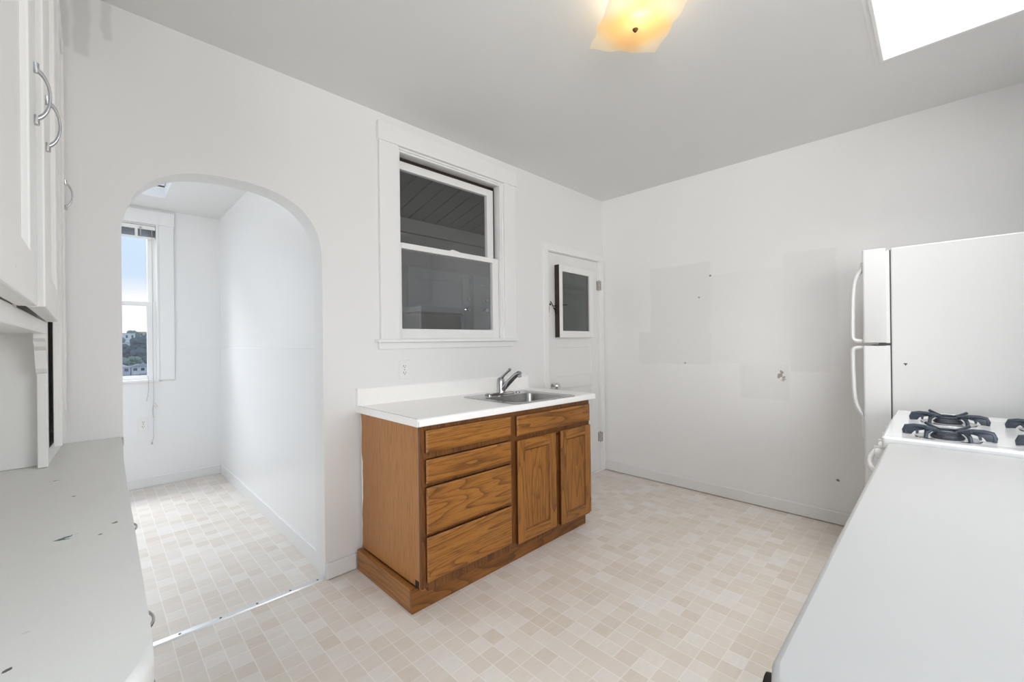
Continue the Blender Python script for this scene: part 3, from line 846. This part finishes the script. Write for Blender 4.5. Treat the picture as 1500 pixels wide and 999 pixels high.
# stainless drop-in sink
sk2 = thing('kitchen_sink', (1.99, 1.95, .916), 'stainless steel drop-in sink set in the white countertop', 'sink')
def rrect(cx, cy, hx, hy, r, z, n=6):
    out = []
    for (sx, sy, a0) in ((1, 1, 0), (-1, 1, PI / 2), (-1, -1, PI), (1, -1, 3 * PI / 2)):
        for k in range(n + 1):
            a = a0 + k * PI / 2 / n
            out.append((cx + sx * (hx - r) + r * math.cos(a), cy + sy * (hy - r) + r * math.sin(a), z))
    return out
def loft(bm, rings, close_last=True):
    V = [[bm.verts.new(p) for p in R] for R in rings]
    n = len(V[0])
    for a, b in zip(V, V[1:]):
        for k in range(n): bm.faces.new((a[k], a[(k + 1) % n], b[(k + 1) % n], b[k]))
    if close_last: bm.faces.new(V[-1])
    return bm
scx, scy = 1.998, 1.944
bcx, bcy = 1.990, 1.900
bm = nb()
loft(bm, [rrect(scx, scy, .290, .248, .03, .9165), rrect(scx, scy, .287, .245, .028, .9205), rrect(scx, scy, .278, .236, .024, .9195),
          rrect(bcx, bcy, .232, .168, .05, .9185), rrect(bcx, bcy, .226, .162, .05, .913)], False)
put('rim', bm, M['steel'], sk2, smooth=True)
bm = nb()
loft(bm, [rrect(bcx, bcy, .226, .162, .05, .913), rrect(bcx, bcy, .221, .157, .05, .88), rrect(bcx, bcy, .212, .148, .055, .78),
          rrect(bcx, bcy, .19, .126, .06, .752), rrect(bcx, bcy, .05, .05, .045, .746)], True)
put('bowl', bm, M['steel_bowl'], sk2, smooth=True)
bm = nb(); lathe(bm, [(.042, 0), (.042, .002), (.034, .003), (.03, -.002), (0, -.002)], (bcx, bcy, .7465), n=20)
put('drain', bm, M['chrome'], sk2, smooth=True)
bm = nb(); lathe(bm, [(.018, 0), (.018, .004), (.012, .008), (0, .009)], (2.16, 2.125, .919), n=16)
put('deck_cap', bm, M['chrome'], sk2, smooth=True)

fc = thing('faucet', (2.00, 2.13, .919), 'chrome single lever kitchen faucet on the sink deck', 'faucet')
bm = nb(); fx, fy = 1.985, 2.125
loft(bm, [rrect(fx, fy, .125, .030, .029, .9195), rrect(fx, fy, .125, .030, .029, .927), rrect(fx, fy, .115, .022, .021, .933)], True)
put('base_plate', bm, M['chrome'], fc, smooth=True)
bm = nb()
lathe(bm, [(.033, 0), (.032, .012), (.030, .02), (.029, .06), (.027, .085), (.022, .098), (.012, .105), (0, .107)], (fx + .012, fy, .930), (-.03, 0, 1), 24)
put('body', bm, M['chrome'], fc, smooth=True)
bm = nb()
sp_ = bez((fx + .012, fy - .012, .952), (fx + .014, fy - .05, .985), (fx + .016, fy - .10, 1.03), (fx + .016, fy - .150, 1.062), 10) + [Vector((fx + .016, fy - .172, 1.070)), Vector((fx + .016, fy - .182, 1.070))]
tube(bm, sp_, [.021, .021, .0205, .020, .0195, .019, .0185, .018, .0175, .017, .0165, .016, .012], 14)
spout = put('spout', bm, M['chrome'], fc, smooth=True)
bm = nb(); lathe(bm, [(.0125, 0), (.0125, .016), (.009, .017), (0, .017)], (fx + .016, fy - .172, 1.060), (0, -.35, -1), 14)
put('aerator', bm, M['chrome'], spout, smooth=True)
bm = nb()
tube(bm, bez((fx + .008, fy, 1.012), (fx + .010, fy - .012, 1.042), (fx + .014, fy - .045, 1.062), (fx + .016, fy - .078, 1.086), 8), [.019, .015, .0115, .0095, .0085, .008, .008, .0085, .009], 12)
lathe(bm, [(0, -.011), (.008, -.008), (.0115, 0), (.008, .008), (0, .011)], (fx + .016, fy - .082, 1.089), (0, -1, .5), 14)
put('lever', bm, M['chrome'], fc, smooth=True)

# ---------------------------------------------------------------- refrigerator
# the old cabinet sags about a centimetre towards its right end
for o_ in list(COL.objects):
    rt = o_
    while rt.parent: rt = rt.parent
    if o_.type == 'MESH' and rt.name in ('sink_cabinet', 'sink_countertop', 'kitchen_sink', 'faucet'):
        off = Vector(rt.location)
        for v in o_.data.vertices:
            w_ = v.co + off
            v.co.z -= .0105 * max(0, w_.x - 1.06) * min(1, max(0, w_.z) / .1)
fr = thing('refrigerator', (3.21, -.1, 0), 'white top freezer refrigerator standing beyond the gas range', 'refrigerator')
RX0_, RX1_ = 2.872, 3.552
bm = nb(); box(bm, RX0_, RX1_, -.48, .166, .03, 1.722, .006)
put('body', bm, M['fridge'], fr)
bm = nb(); box(bm, RX0_ + .003, RX1_ - .01, .1705, .186, .06, 1.71)
put('gasket', bm, M['fridge_grey'], fr)
bm = nb(); box(bm, RX0_ + .006, RX1_ - .004, .1655, .1705, .06, 1.712)
put('seal', bm, M['dark'], fr)
def fdoor(z0, z1, name):
    bm = nb()
    pts = [(RX0_, .184)]
    for k in range(5):
        a = PI - k * PI / 8; pts.append((RX0_ + .012 + .012 * math.cos(a), .266 + .012 * math.sin(a)))
    for k in range(5):
        a = PI / 2 - k * PI / 8; pts.append((RX1_ - .012 + .012 * math.cos(a), .266 + .012 * math.sin(a)))
    pts.append((RX1_, .184))
    prism(bm, pts, 2, z0, z1, .003)
    return put(name, bm, M['fridge'], fr, smooth=True)
fd = fdoor(1.242, 1.727, 'freezer_door'); ld = fdoor(.06, 1.226, 'fridge_door')
hx = RX0_ + .035
def bar(pts, w=.017, th=.0105):
    bm = nb(); tube(bm, pts, 1., 12, flat=(th, w, (1, 0, 0))); return bm
# handle bars: path in the y-z plane, seen edge on
p1 = [(hx, .276, 1.665), (hx, .281, 1.635)] + bez((hx, .288, 1.622), (hx, .315, 1.585), (hx, .320, 1.54), (hx, .322, 1.42), 8) + [(hx, .3235, 1.33)] + bez((hx, .324, 1.285), (hx, .323, 1.252), (hx, .318, 1.251), (hx, .276, 1.251), 6)
h1 = put('handle', bar(p1), M['fridge'], fd, smooth=True)
p2 = bez((hx, .276, 1.217), (hx, .318, 1.217), (hx, .323, 1.216), (hx, .324, 1.185), 6) + [(hx, .3235, 1.10), (hx, .321, 1.0)] + bez((hx, .317, .945), (hx, .310, .885), (hx, .286, .868), (hx, .280, .845), 8) + [(hx, .279, .76), (hx, .276, .735)]
h2 = put('handle', bar(p2), M['fridge'], ld, smooth=True)
bm = nb(); box(bm, RX0_ + .002, RX0_ + .05, .168, .215, 1.2275, 1.2405, .002); lathe(bm, [(.012, 0), (.012, .012), (0, .012)], (RX0_ + .018, .20, 1.228), n=12)
put('hinge_bracket', bm, M['dark'], fr)
bm = nb(); box(bm, RX0_ + .01, RX1_ - .01, .10, .18, 0, .055, .003)
put('kick_grille', bm, M['fridge_grey'], fr)
bm = nb(); box(bm, RX0_ - .0008, RX0_ + .001, .108, .122, 1.134, 1.139); box(bm, RX0_ - .0008, RX0_ + .001, .112, .117, 1.128, 1.136)
put('paint_chip', bm, M['dark'], fr)

# ---------------------------------------------------------------- gas range
gr = thing('gas_range', (2.375, -.18, 0), 'white gas range with dark blue-black grates beside the counter', 'stove')
GX0, GX1 = 1.99, 2.762
bm = nb(); box(bm, GX0 + .008, GX1 - .008, -.50, .115, .02, .872, .003)
put('body', bm, M['enamel'], gr)
bm = nb(); box(bm, GX0 + .006, GX1 - .006, -.49, .112, .868, .884)
put('shadow_gap', bm, M['dark'], gr)
bm = nb()
# cooktop: rolled rim and a slightly sunken field
loft(bm, [rrect(2.376, -.18, .386, .325, .012, .880), rrect(2.376, -.18, .386, .325, .012, .912), rrect(2.376, -.18, .380, .319, .010, .918),
          rrect(2.376, -.18, .345, .280, .03, .918), rrect(2.376, -.18, .30, .245, .03, .913)], True)
put('cooktop', bm, M['enamel'], gr, smooth=True)
bm = nb(); box(bm, GX0 + .008, GX1 - .008, .112, .132, .805, .872, .004)
put('control_panel', bm, M['enamel'], gr)
for kx in (2.055, 2.20, 2.376, 2.55, 2.695):
    bm = nb(); lathe(bm, [(.024, 0), (.024, .006), (.020, .010), (.0185, .032), (.015, .036), (0, .036)], (kx, .132, .842), (0, 1, 0), 20)
    kb = put('knob', bm, M['enamel'], gr, smooth=True)
    bm = nb(); box(bm, kx - .003, kx + .003, .140, .171, .838, .868, .001)
    put('pointer', bm, M['enamel'], kb)
bm = nb(); box(bm, GX0 + .012, GX1 - .012, .113, .148, .19, .795, .006)
od = put('oven_door', bm, M['enamel'], gr)
bm = nb(); tube(bm, [(2.035, .146, .772)] + bez((2.04, .158, .772), (2.12, .215, .775), (2.48, .215, .775), (2.60, .165, .772), 12) + [(2.61, .146, .772)], 1., 12, flat=(.009, .014, (0, 0, 1)))
put('handle', bm, M['enamel'], od, smooth=True)
bm = nb(); box(bm, GX0 + .012, GX1 - .012, .113, .142, .04, .18, .006)
put('broiler_drawer', bm, M['enamel'], gr)
def grate(cx, cy, hy=.105, hx_=.105):
    """square burner grate: two long arms dropping to feet, two short arms with upright tips, a dished ring at the centre"""
    bm = nb(); zt = .945
    def barq(pts, a=.0065, b=.008): tube(bm, pts, 1., 8, flat=(a, b, (0, 0, 1)))
    for s in (1, -1):
        barq([(cx, cy + s * .030, zt - .006), (cx, cy + s * .06, zt), (cx, cy + s * (hy - .02), zt + .001), (cx, cy + s * hy, zt - .003), (cx, cy + s * (hy + .004), zt - .016), (cx, cy + s * (hy + .002), .916)], .0085, .0085)
        # deep rounded foot
        bmf = [(cy + s * (hy - .028), zt - .004), (cy + s * (hy + .006), zt - .004), (cy + s * (hy + .008), .926), (cy + s * (hy + .004), .9165), (cy + s * (hy - .014), .9165), (cy + s * (hy - .020), .930), (cy + s * (hy - .05), zt - .009)]
        prism(bm, bmf, 0, cx - .0075, cx + .0075, .002)
        for q in (1, -1):
            barq([(cx + s * .022, cy + q * .022, zt - .006), (cx + s * .038, cy + q * .038, zt), (cx + s * .055, cy + q * .055, zt + .008)], .005, .006)
            # web standing below the ring out to a leg
            barq([(cx + s * .040, cy + q * .040, zt - .002), (cx + s * .052, cy + q * .052, zt - .012), (cx + s * .054, cy + q * .054, .916)], .0055, .006)
    ring = [(cx + .036 * math.cos(a), cy + .036 * math.sin(a), zt - .007) for a in [2 * PI * k / 20 for k in range(21)]]
    tube(bm, ring, .005, 8, cap=False)
    # outer square hoop low down
    for (x0, y0, x1, y1) in ((-1, 1, 1, 1), (-1, -1, 1, -1)):
        barq([(cx + x0 * hx_ * .6, cy + y0 * .075, zt - .012), (cx + x1 * hx_ * .6, cy + y1 * .075, zt - .012)], .004, .005)
    return bm
BC = [(2.125, -.020), (2.500, -.026), (2.125, -.290), (2.500, -.296)]
for (cx, cy) in BC:
    bm = nb()
    lathe(bm, [(.085, 0), (.083, .004), (.060, .002), (.058, -.002), (0, -.002)], (cx, cy, .9115), n=28)
    put('drip_bowl', bm, M['chrome'], gr, smooth=True)
    bm = nb(); lathe(bm, [(.040, 0), (.042, .010), (.038, .016), (.026, .018), (.022, .022), (0, .023)], (cx, cy, .912), n=24)
    for k in range(24):
        a = 2 * PI * k / 24
        tube(bm, [(cx + .038 * math.cos(a), cy + .038 * math.sin(a), .918), (cx + .0435 * math.cos(a), cy + .0435 * math.sin(a), .918)], .0022, 5)
    put('burner', bm, M['burner'], gr, smooth=True)
    put('grate', grate(cx, cy), M['iron'], gr, smooth=True)

# ---------------------------------------------------------------- right-hand counter and its base
rc = thing('kitchen_counter', (1.2, -.2, .87), 'long pale grey laminate counter in the right foreground', 'countertop')
bm = nb()
r_ = .035
outl = [(.503, -.52), (.503, .085), (.505, .112), (.516, .130), (.546, .1365)]
for k in range(4):
    a = PI / 2 - k * PI / 6; outl.append((1.962 - .04 + .04 * math.cos(a), .1285 - .04 + .04 * math.sin(a)))
outl += [(1.962, -.52)]
prism(bm, outl, 2, .868, .905, .008, 3)
put('top', bm, M['counter'], rc, smooth=True)
bc = thing('base_cabinet', (1.2, -.2, 0), 'white base cabinet with dark knobs below the right foreground counter', 'cabinet')
bm = nb(); box(bm, .545, 1.94, -.52, .085, .08, .868, .002); box(bm, .57, 1.92, -.5, .03, 0, .08)
put('body', bm, M['hutch'], bc)
for k in range(3):
    x0 = .55 + k * .463
    bm = nb(); box(bm, x0 + .01, x0 + .453, .085, .103, .70, .845, .004)
    d_ = put('drawer_front', bm, M['hutch'], bc)
    bm = nb(); kx = x0 + (.055 if k == 0 else .23)
    lathe(bm, [(.008, 0), (.007, .018), (.015, .028), (.019, .042), (.016, .056), (0, .060)], (kx, .103, .795 if k else .828), (0, 1, 0), 18)
    put('knob', bm, M['blackmetal'], d_, smooth=True)['label'] = 'black round knob'
    bm = nb(); framed_panel(bm, 1, x0 + .01, x0 + .453, .10, .68, .085, .103, .06, .06, .06, .008)
    put('cabinet_door', bm, M['hutch'], bc)

# ---------------------------------------------------------------- built-in hutch on the left
def arch_pull(bm, y0, y1, z0, z1, x, d):
    """bow handle standing off a face at x; from (y0,z0) to (y1,z1)"""
    a = Vector((x, y0, z0)); b = Vector((x, y1, z1)); o = Vector((d, 0, 0))
    dirv = (b - a)
    pts = [a, a + o * .10 + dirv * .02] + bez(a + o * .15 + dirv * .05, a + o * 1.05 + dirv * .18, b + o * 1.05 - dirv * .18, b + o * .15 - dirv * .05, 12) + [b + o * .10 - dirv * .02, b]
    rs = [.0052, .0045] + [.0042, .0036, .0030, .0026, .0024, .0023, .0023, .0023, .0024, .0026, .0030, .0036, .0042] + [.0045, .0052]
    tube(bm, pts, rs, 10)
    # fluted end leaves
    for p, s in ((a, 1), (b, -1)):
        dn = dirv.normalized() * s
        q = p + dn * -.006
        tube(bm, [q + o * .05, p + o * .12 + dn * .010], [.0062, .0042], 10)
    return bm

hb = thing('lower_cabinet', (-.2, 1.5, 0), 'white built-in lower hutch cabinet at the left edge with chrome pulls', 'cabinet')
bm = nb()
prism(bm, [(-.465, .60), (-.01, .66), (.028, .70), (.034, 1.2), (.050, 2.325), (-.465, 2.325)], 2, 0, .868)
put('body', bm, M['hutch'], hb)
def xf(y): return .0285 + (y - .7) * .0132
for (y0, y1) in ((.71, 1.22), (1.24, 1.76), (1.78, 2.28)):
    for (z0, z1) in ((.745, .850), (.600, .730), (.06, .58)):
        bm = nb()
        P = [(xf(y0), y0), (xf(y1), y1), (xf(y1) + .014, y1), (xf(y0) + .014, y0)]
        prism(bm, P, 2, z0, z1, .003)
        d_ = put('drawer_front' if z0 > .1 else 'cabinet_door', bm, M['hutch'], hb)
        if z0 > .1 and y0 < 1.5:
            yc = .955 if y0 < 1 else 1.47
            zc = .803 if z0 > .7 else .69
            bm = nb(); arch_pull(bm, yc - .045, yc + .045, zc, zc, xf(yc) + .014, .030)
            put('pull', bm, M['pull'], d_, smooth=True)['label'] = 'chrome bow pull'
ht = thing('hutch_countertop', (-.2, 1.5, .868), 'worn white painted hutch countertop in the left foreground', 'countertop')
bm = nb()
edge = [(.030, .617), (.049, .652), (.0505, .70), (.0535, .90), (.0575, 1.17), (.060, 1.40), (.068, 1.85), (.078, 2.20), (.082, 2.331)]
prism(bm, [(-.47, .36), (-.10, .535)] + edge + [(-.47, 2.331)], 2, .869, .905, .012, 4)
put('top', bm, M['hutch_top'], ht, smooth=True)
bm = nb()
box(bm, .082, .0865, 2.300, 2.331, .870, .903, .002)
put('end_block', bm, M['hutch_top'], ht)
hu = thing('hutch_upper', (-.28, 1.25, 1.31), 'white upper hutch cupboard at the left edge with two paneled doors', 'cabinet')
bm = nb()
HT = 2.43
box(bm, XL + .005, -.12, .45, .47, 1.312, HT); box(bm, XL + .005, -.12, 1.95, 1.965, .906, HT)
box(bm, XL + .005, -.12, .47, 1.95, 1.312, 1.332); box(bm, XL + .005, -.12, .47, 1.95, HT - .02, HT); box(bm, XL + .005, XL + .017, .47, 1.95, .906, HT)
put('body', bm, M['hutch'], hu)
bm = nb()
box(bm, -.12, -.099, .45, 1.905, 1.309, 1.345, .002); box(bm, -.12, -.099, .45, 1.905, HT - .05, HT, .002)
box(bm, -.1205, -.0985, 1.905, 1.937, .906, HT, .002); box(bm, -.12, -.099, .45, .49, 1.34, HT, .002); box(bm, -.12, -.099, 1.15, 1.19, 1.34, HT, .002)
put('face_frame', bm, M['hutch'], hu)
bm = nb(); prism(bm, [(1.905, 1.309), (1.815, 1.309), (1.818, 1.296), (1.838, 1.286), (1.845, 1.272), (1.868, 1.26), (1.874, 1.235), (1.880, 1.205), (1.892, 1.192), (1.905, 1.19)], 0, -.122, -.098, .002)
put('corbel', bm, M['hutch'], hu)
# doors
bm = nb(); framed_panel(bm, 0, .60, 1.162, 1.345, HT - .01, -.0985, -.071, .115, .09, .085, .010, .003)
d1 = put('cupboard_door', bm, M['hutch'], hu)
bm = nb(); arch_pull(bm, 1.125, 1.125, 1.672, 1.768, -.071, .024)
put('pull', bm, M['pull'], d1, smooth=True)['label'] = 'chrome bow pull'
bm = nb(); framed_panel(bm, 0, 1.182, 1.872, 1.345, HT - .01, -.0985, -.073, .115, .09, .085, .010, .003)
PV = Vector((-.0985, 1.872, 0)); R2 = Matrix.Translation(PV) @ Matrix.Rotation(math.radians(.9), 4, 'Z') @ Matrix.Translation(-PV)
d2 = put('cupboard_door', rot(bm, R2), M['hutch'], hu)
bm = nb(); arch_pull(bm, 1.232, 1.232, 1.662, 1.758, -.073, .024)
put('pull', rot(bm, R2), M['pull'], d2, smooth=True)['label'] = 'chrome bow pull'
for zc in (1.47, 2.18):
    bm = nb(); tube(bm, [(-.083, 1.878, zc - .03), (-.083, 1.878, zc + .03)], .006, 8)
    put('hinge', bm, M['hutch'], hu)

tc = thing('tall_cabinet', (-.25, 2.14, .906), 'narrow tall white cupboard door between hutch and arched wall', 'cabinet')
bm = nb()
box(bm, XL + .005, -.10, 1.968, 1.98, .906, HT); box(bm, XL + .005, -.10, 2.318, 2.33, .906, HT); box(bm, XL + .005, XL + .02, 1.98, 2.318, .906, HT)
box(bm, XL + .02, -.10, 1.98, 2.318, HT - .02, HT)
put('body', bm, M['hutch'], tc)
bm = nb(); prism(bm, [(-.118, 1.94), (-.099, 1.94), (-.082, 2.33), (-.118, 2.33)], 2, .906, .955)
put('kick_panel', bm, M['hutch'], tc)
bm = nb(); framed_panel(bm, 0, 1.948, 2.318, .958, HT - .01, -.089, -.070, .07, .08, .08, .006, .002)
d3 = put('cupboard_door', bm, M['hutch'], tc)
bm = nb(); arch_pull(bm, 2.26, 2.26, 1.782, 1.878, -.070, .024)
put('pull', bm, M['pull'], d3, smooth=True)['label'] = 'chrome bow pull'

# ---------------------------------------------------------------- ceiling lamp
LC = (1.577, .856)
lp = thing('ceiling_lamp', (LC[0], LC[1], CZ), 'square wavy amber glass ceiling lamp, lit', 'ceiling lamp')
bm = nb()
n = 36; half = .148; ca, sa = math.cos(math.radians(-39.5)), math.sin(math.radians(-39.5))
def shade(u, v):
    x, y = u * half, v * half
    m_ = max(abs(u), abs(v))
    rr = math.sqrt(x * x + y * y)
    z = 2.5395 + .005 * (rr / half) ** 2 + .005 * math.sin(u * 7.3 + 1.0) * abs(v) ** 4 * (1 - u * u) + .005 * math.sin(v * 6.7 + 2.0) * abs(u) ** 4 * (1 - v * v)
    wv = 1 + .020 * math.sin(v * 8 + .6) * abs(u) ** 5 * (1 - abs(v)) * 2 + .020 * math.sin(u * 8) * abs(v) ** 5 * (1 - abs(u)) * 2
    x *= wv; y *= wv
    return Vector((LC[0] + ca * x - sa * y, LC[1] + sa * x + ca * y, z))
for dz in (0, .0045):
    G = [[bm.verts.new(shade(-1 + 2 * i / n, -1 + 2 * j / n) + Vector((0, 0, dz))) for j in range(n + 1)] for i in range(n + 1)]
    for i in range(n):
        for j in range(n): bm.faces.new((G[i][j], G[i + 1][j], G[i + 1][j + 1], G[i][j + 1]))
shd = put('glass_shade', bm, M['lampglass'], lp, smooth=True)
bm = nb(); lathe(bm, [(0, -.012), (.005, -.011), (.0085, -.006), (.0115, -.001), (.006, .0), (.004, .004), (.004, .12)], (LC[0], LC[1], 2.5355), n=20)
put('finial', bm, M['brass'], lp, smooth=True)
bm = nb(); lathe(bm, [(.065, 0), (.065, -.012), (.05, -.022), (0, -.022)], (LC[0], LC[1], CZ), n=28)
put('canopy', bm, M['blind_white'], lp, smooth=True)
for s in (-1, 1):
    # the two bulbs lie side by side above the plate
    c = Vector((LC[0], LC[1], 2.572)) + Vector((-.72 * .072, -.69 * .072, 0)) * s
    if s < 0: continue
    bm = nb(); lathe(bm, [(0, -.040), (.014, -.036), (.023, -.022), (.025, 0), (.020, .022), (.012, .036), (.012, .05)], c, (.55, -.83, .05), 20)
    put('bulb', bm, M['bulb'], lp, smooth=True)

# ---------------------------------------------------------------- the hillside outside the alcove window
HILL = [(30, -9), (85, -4.3), (120, -4.4), (160, -3.7), (180, -3.9), (200, -.6), (215, 1.4), (230, 3.6), (260, 5.3), (300, 5.6)]
def hill_z(y):
    for (a, za), (b, zb) in zip(HILL, HILL[1:]):
        if y <= b: return za + (zb - za) * max(0, y - a) / (b - a)
    return HILL[-1][1]
bm = nb(); G = []
for i in range(21):
    row = []
    for j in range(28):
        x = -80 + i * 9; y = 30 + j * 10
        row.append(bm.verts.new((x, y, hill_z(y) - .3 + .25 * math.sin(x * .31 + y * .17))))
    G.append(row)
for i in range(20):
    for j in range(27): bm.faces.new((G[i][j], G[i + 1][j], G[i + 1][j + 1], G[i][j + 1]))
struct(put('ground_hillside', bm, M['ground'], smooth=True), 'distant hillside outside the alcove window', 'hillside')

def tree(x, y, z, h, r, mat, label):
    t = thing('tree', (x, y, z), label, 'tree', group='hillside trees')
    bm = nb(); tube(bm, [(x, y, z - .5), (x, y, z + h * .55)], [r * .10, r * .05], 8)
    put('trunk', bm, M['bark'], t)
    bm = nb()
    for k in range(26):
        a = random.random() * 2 * PI; q = random.random() ** .5 * r * .75; zz = z + h * (.30 + .58 * random.random())
        sh = 1 - .55 * max(0, (zz - z) / h - .45)
        s = r * (.30 + .22 * random.random())
        ico = bmesh.ops.create_icosphere(bm, subdivisions=2, radius=s)
        for v in ico['verts']:
            v.co *= 1 + .35 * (random.random() - .5)
            v.co += Vector((x + q * math.cos(a) * sh, y + q * math.sin(a) * sh, zz))
    put('crown', bm, mat, t)
def house(x, y, z, w, d, h, mw, mr, label, gable=True):
    t = thing('house', (x, y, z), label, 'house', group='hillside houses')
    bm = nb(); box(bm, x - w / 2, x + w / 2, y - d / 2, y + d / 2, z - 3, z + h)
    put('walls', bm, mw, t)
    bm = nb()
    if gable: prism(bm, [(x - w / 2 - .08, z + h), (x + w / 2 + .08, z + h), (x, z + h + w * .22)], 1, y - d / 2 - .2, y + d / 2 + .2)
    else: box(bm, x - w / 2 - .15, x + w / 2 + .15, y - d / 2 - .15, y + d / 2 + .15, z + h, z + h + .25)
    put('roof', bm, mr, t)
    nw = max(2, int(w / 1.3))
    for k in range(nw):
        wx = x - w / 2 + (k + .5) * w / nw
        bm = nb(); box(bm, wx - .28, wx + .28, y - d / 2 - .04, y - d / 2 + .02, z + h * .35, z + h * .78)
        put('window', bm, M['pane_far'], t)
house(9.6, 230, 3.6, 5.0, 6, 2.6, M['house_w'], M['roof_w'], 'white flat roofed house high on the hill at the left of the window view', False)
house(15.2, 260, 5.3, 6.0, 6, 2.2, M['house_t'], M['house_t'], 'tan flat roofed house on the hill skyline', False)
house(7.8, 200, -.7, 4.2, 5, 2.2, M['house_w'], M['roof_w'], 'small white gabled house halfway up the hill among the dark trees')
house(4.3, 120, -4.4, 2.3, 4, 1.3, M['house_l'], M['roof_w'], 'lilac grey house at the foot of the hill, left of three')
house(6.9, 121, -4.4, 2.4, 4, 1.3, M['house_w'], M['roof'], 'white house at the foot of the hill, middle of three')
house(9.4, 124, -4.5, 2.1, 4, 1.4, M['house_l'], M['roof'], 'lilac grey house at the foot of the hill, right of three')
TREES = [(10.9, 178, 8.2, 3.3, 'leaf_a', 'tall dark tree at the right of the window view'),
         (8.3, 187, 4.6, 2.3, 'leaf_a', 'dark tree left of the tallest tree on the hill'),
         (6.7, 214, 3.4, 2.0, 'leaf_b', 'pale green tree below the white flat roofed house'),
         (14.6, 203, 5.4, 2.9, 'leaf_a', 'dark tree behind the tallest tree, at the right window frame'),
         (12.4, 242, 3.6, 2.2, 'leaf_b', 'green tree on the skyline between white and tan houses'),
         (5.6, 158, 2.1, 1.5, 'leaf_b', 'low green bushy tree above the left lilac house'),
         (8.4, 160, 2.0, 1.6, 'leaf_b', 'low green bushy tree above the middle white house'),
         (11.6, 163, 2.2, 1.5, 'leaf_a', 'low dark bushy tree above the right lilac house'),
         (3.2, 90, 1.2, .75, 'leaf_c', 'small grey scrub tree at the bottom left of the window view'),
         (4.6, 91, 1.1, .75, 'leaf_c', 'small grey scrub tree at the bottom middle of the window view'),
         (5.9, 93, 1.2, .75, 'leaf_c', 'small grey scrub tree at the bottom right of the window view')]
for (x, y, h, r, k, lab) in TREES: tree(x, y, hill_z(y) - .3, h, r, M[k], lab)

# ------------------------------------------------------------------ light
W = bpy.data.worlds.new('sky'); SC.world = W; W.use_nodes = True
nt = W.node_tree; bg = nt.nodes['Background']
tcn = nt.nodes.new('ShaderNodeTexCoord'); sp = nt.nodes.new('ShaderNodeSeparateXYZ'); lk(nt, tcn.outputs['Generated'], sp.inputs[0])
rp = nt.nodes.new('ShaderNodeValToRGB'); lk(nt, sp.outputs[2], rp.inputs[0])
e = rp.color_ramp.elements
e[0].position = 0.0; e[0].color = (1, 1, 1, 1); e[1].position = 1.0; e[1].color = (.55, .75, 1, 1)
x = rp.color_ramp.elements.new(.085); x.color = (1, 1, 1, 1)
x = rp.color_ramp.elements.new(.125); x.color = (.66, .82, 1, 1)
lk(nt, rp.outputs[0], bg.inputs[0]); bg.inputs[1].default_value = 1.05

def area(name, loc, target, sx, sy, power, col=(1, 1, 1)):
    l = bpy.data.lights.new(name, 'AREA'); l.shape = 'RECTANGLE'; l.size = sx; l.size_y = sy; l.energy = power; l.color = col
    o = bpy.data.objects.new(name, l); COL.objects.link(o); o.location = loc
    o.rotation_euler = (Vector(target) - Vector(loc)).to_track_quat('-Z', 'Y').to_euler()
    return o
# daylight: over the skylight, outside the alcove's left window, above the view window; lamps behind the camera are added fill
area('skylight_daylight', (1.95, -.66, ZS + .60), (1.85, .95, 0), 1.9, 1.2, 152, (1, .99, .97))
area('rear_side_fill', (2.45, -2.9, 1.75), (.4, 2, 1.4), 2.2, 1.3, 56, (1, .99, .98))  # this and the next lamp: unseen fill added to even out the kitchen light
area('rear_fill', (-2.2, -2.3, 1.55), (1.6, 1.5, 1.35), 2.8, 2.0, 158, (1, .99, .98))
area('alcove_window_daylight', (AL - .45, (LY0 + LY1) / 2, 1.75), (.9, (LY0 + LY1) / 2, 1.2), 1.5, 1.4, 15, (.93, .97, 1))
area('view_window_daylight', (-.25, AY + .95, 3.05), (.25, 3.9, .2), 1.5, .7, 165, (.92, .96, 1))

# ------------------------------------------------------------------ camera
F, YAW, PIT, ROL, H = 619.0, .7814, .0014, -.0118, 1.27
fw = Vector((math.cos(PIT) * math.sin(YAW), math.cos(PIT) * math.cos(YAW), math.sin(PIT)))
r0 = Vector((math.cos(YAW), -math.sin(YAW), 0)); u0 = r0.cross(fw)
R_ = r0 * math.cos(ROL) + u0 * math.sin(ROL); U_ = -r0 * math.sin(ROL) + u0 * math.cos(ROL)
cam = bpy.data.cameras.new('camera'); cam.sensor_width = 36; cam.lens = F / 1500 * 36; cam.clip_start = .02; cam.clip_end = 600
co = bpy.data.objects.new('camera', cam); COL.objects.link(co)
mw = Matrix((R_, U_, -fw)).transposed().to_4x4(); mw.translation = Vector((0, 0, H))
co.matrix_world = mw
SC.camera = co
vs = SC.view_settings
vs.view_transform = 'Standard'; vs.look = 'None'; vs.gamma = 1; vs.use_curve_mapping = False; vs.exposure = -0.04
SC.cycles.max_bounces = 14; SC.cycles.diffuse_bounces = 10; SC.cycles.glossy_bounces = 6; SC.cycles.transparent_max_bounces = 16
SC.cycles.caustics_reflective = False; SC.cycles.caustics_refractive = False
SC.cycles.sample_clamp_indirect = 6.0
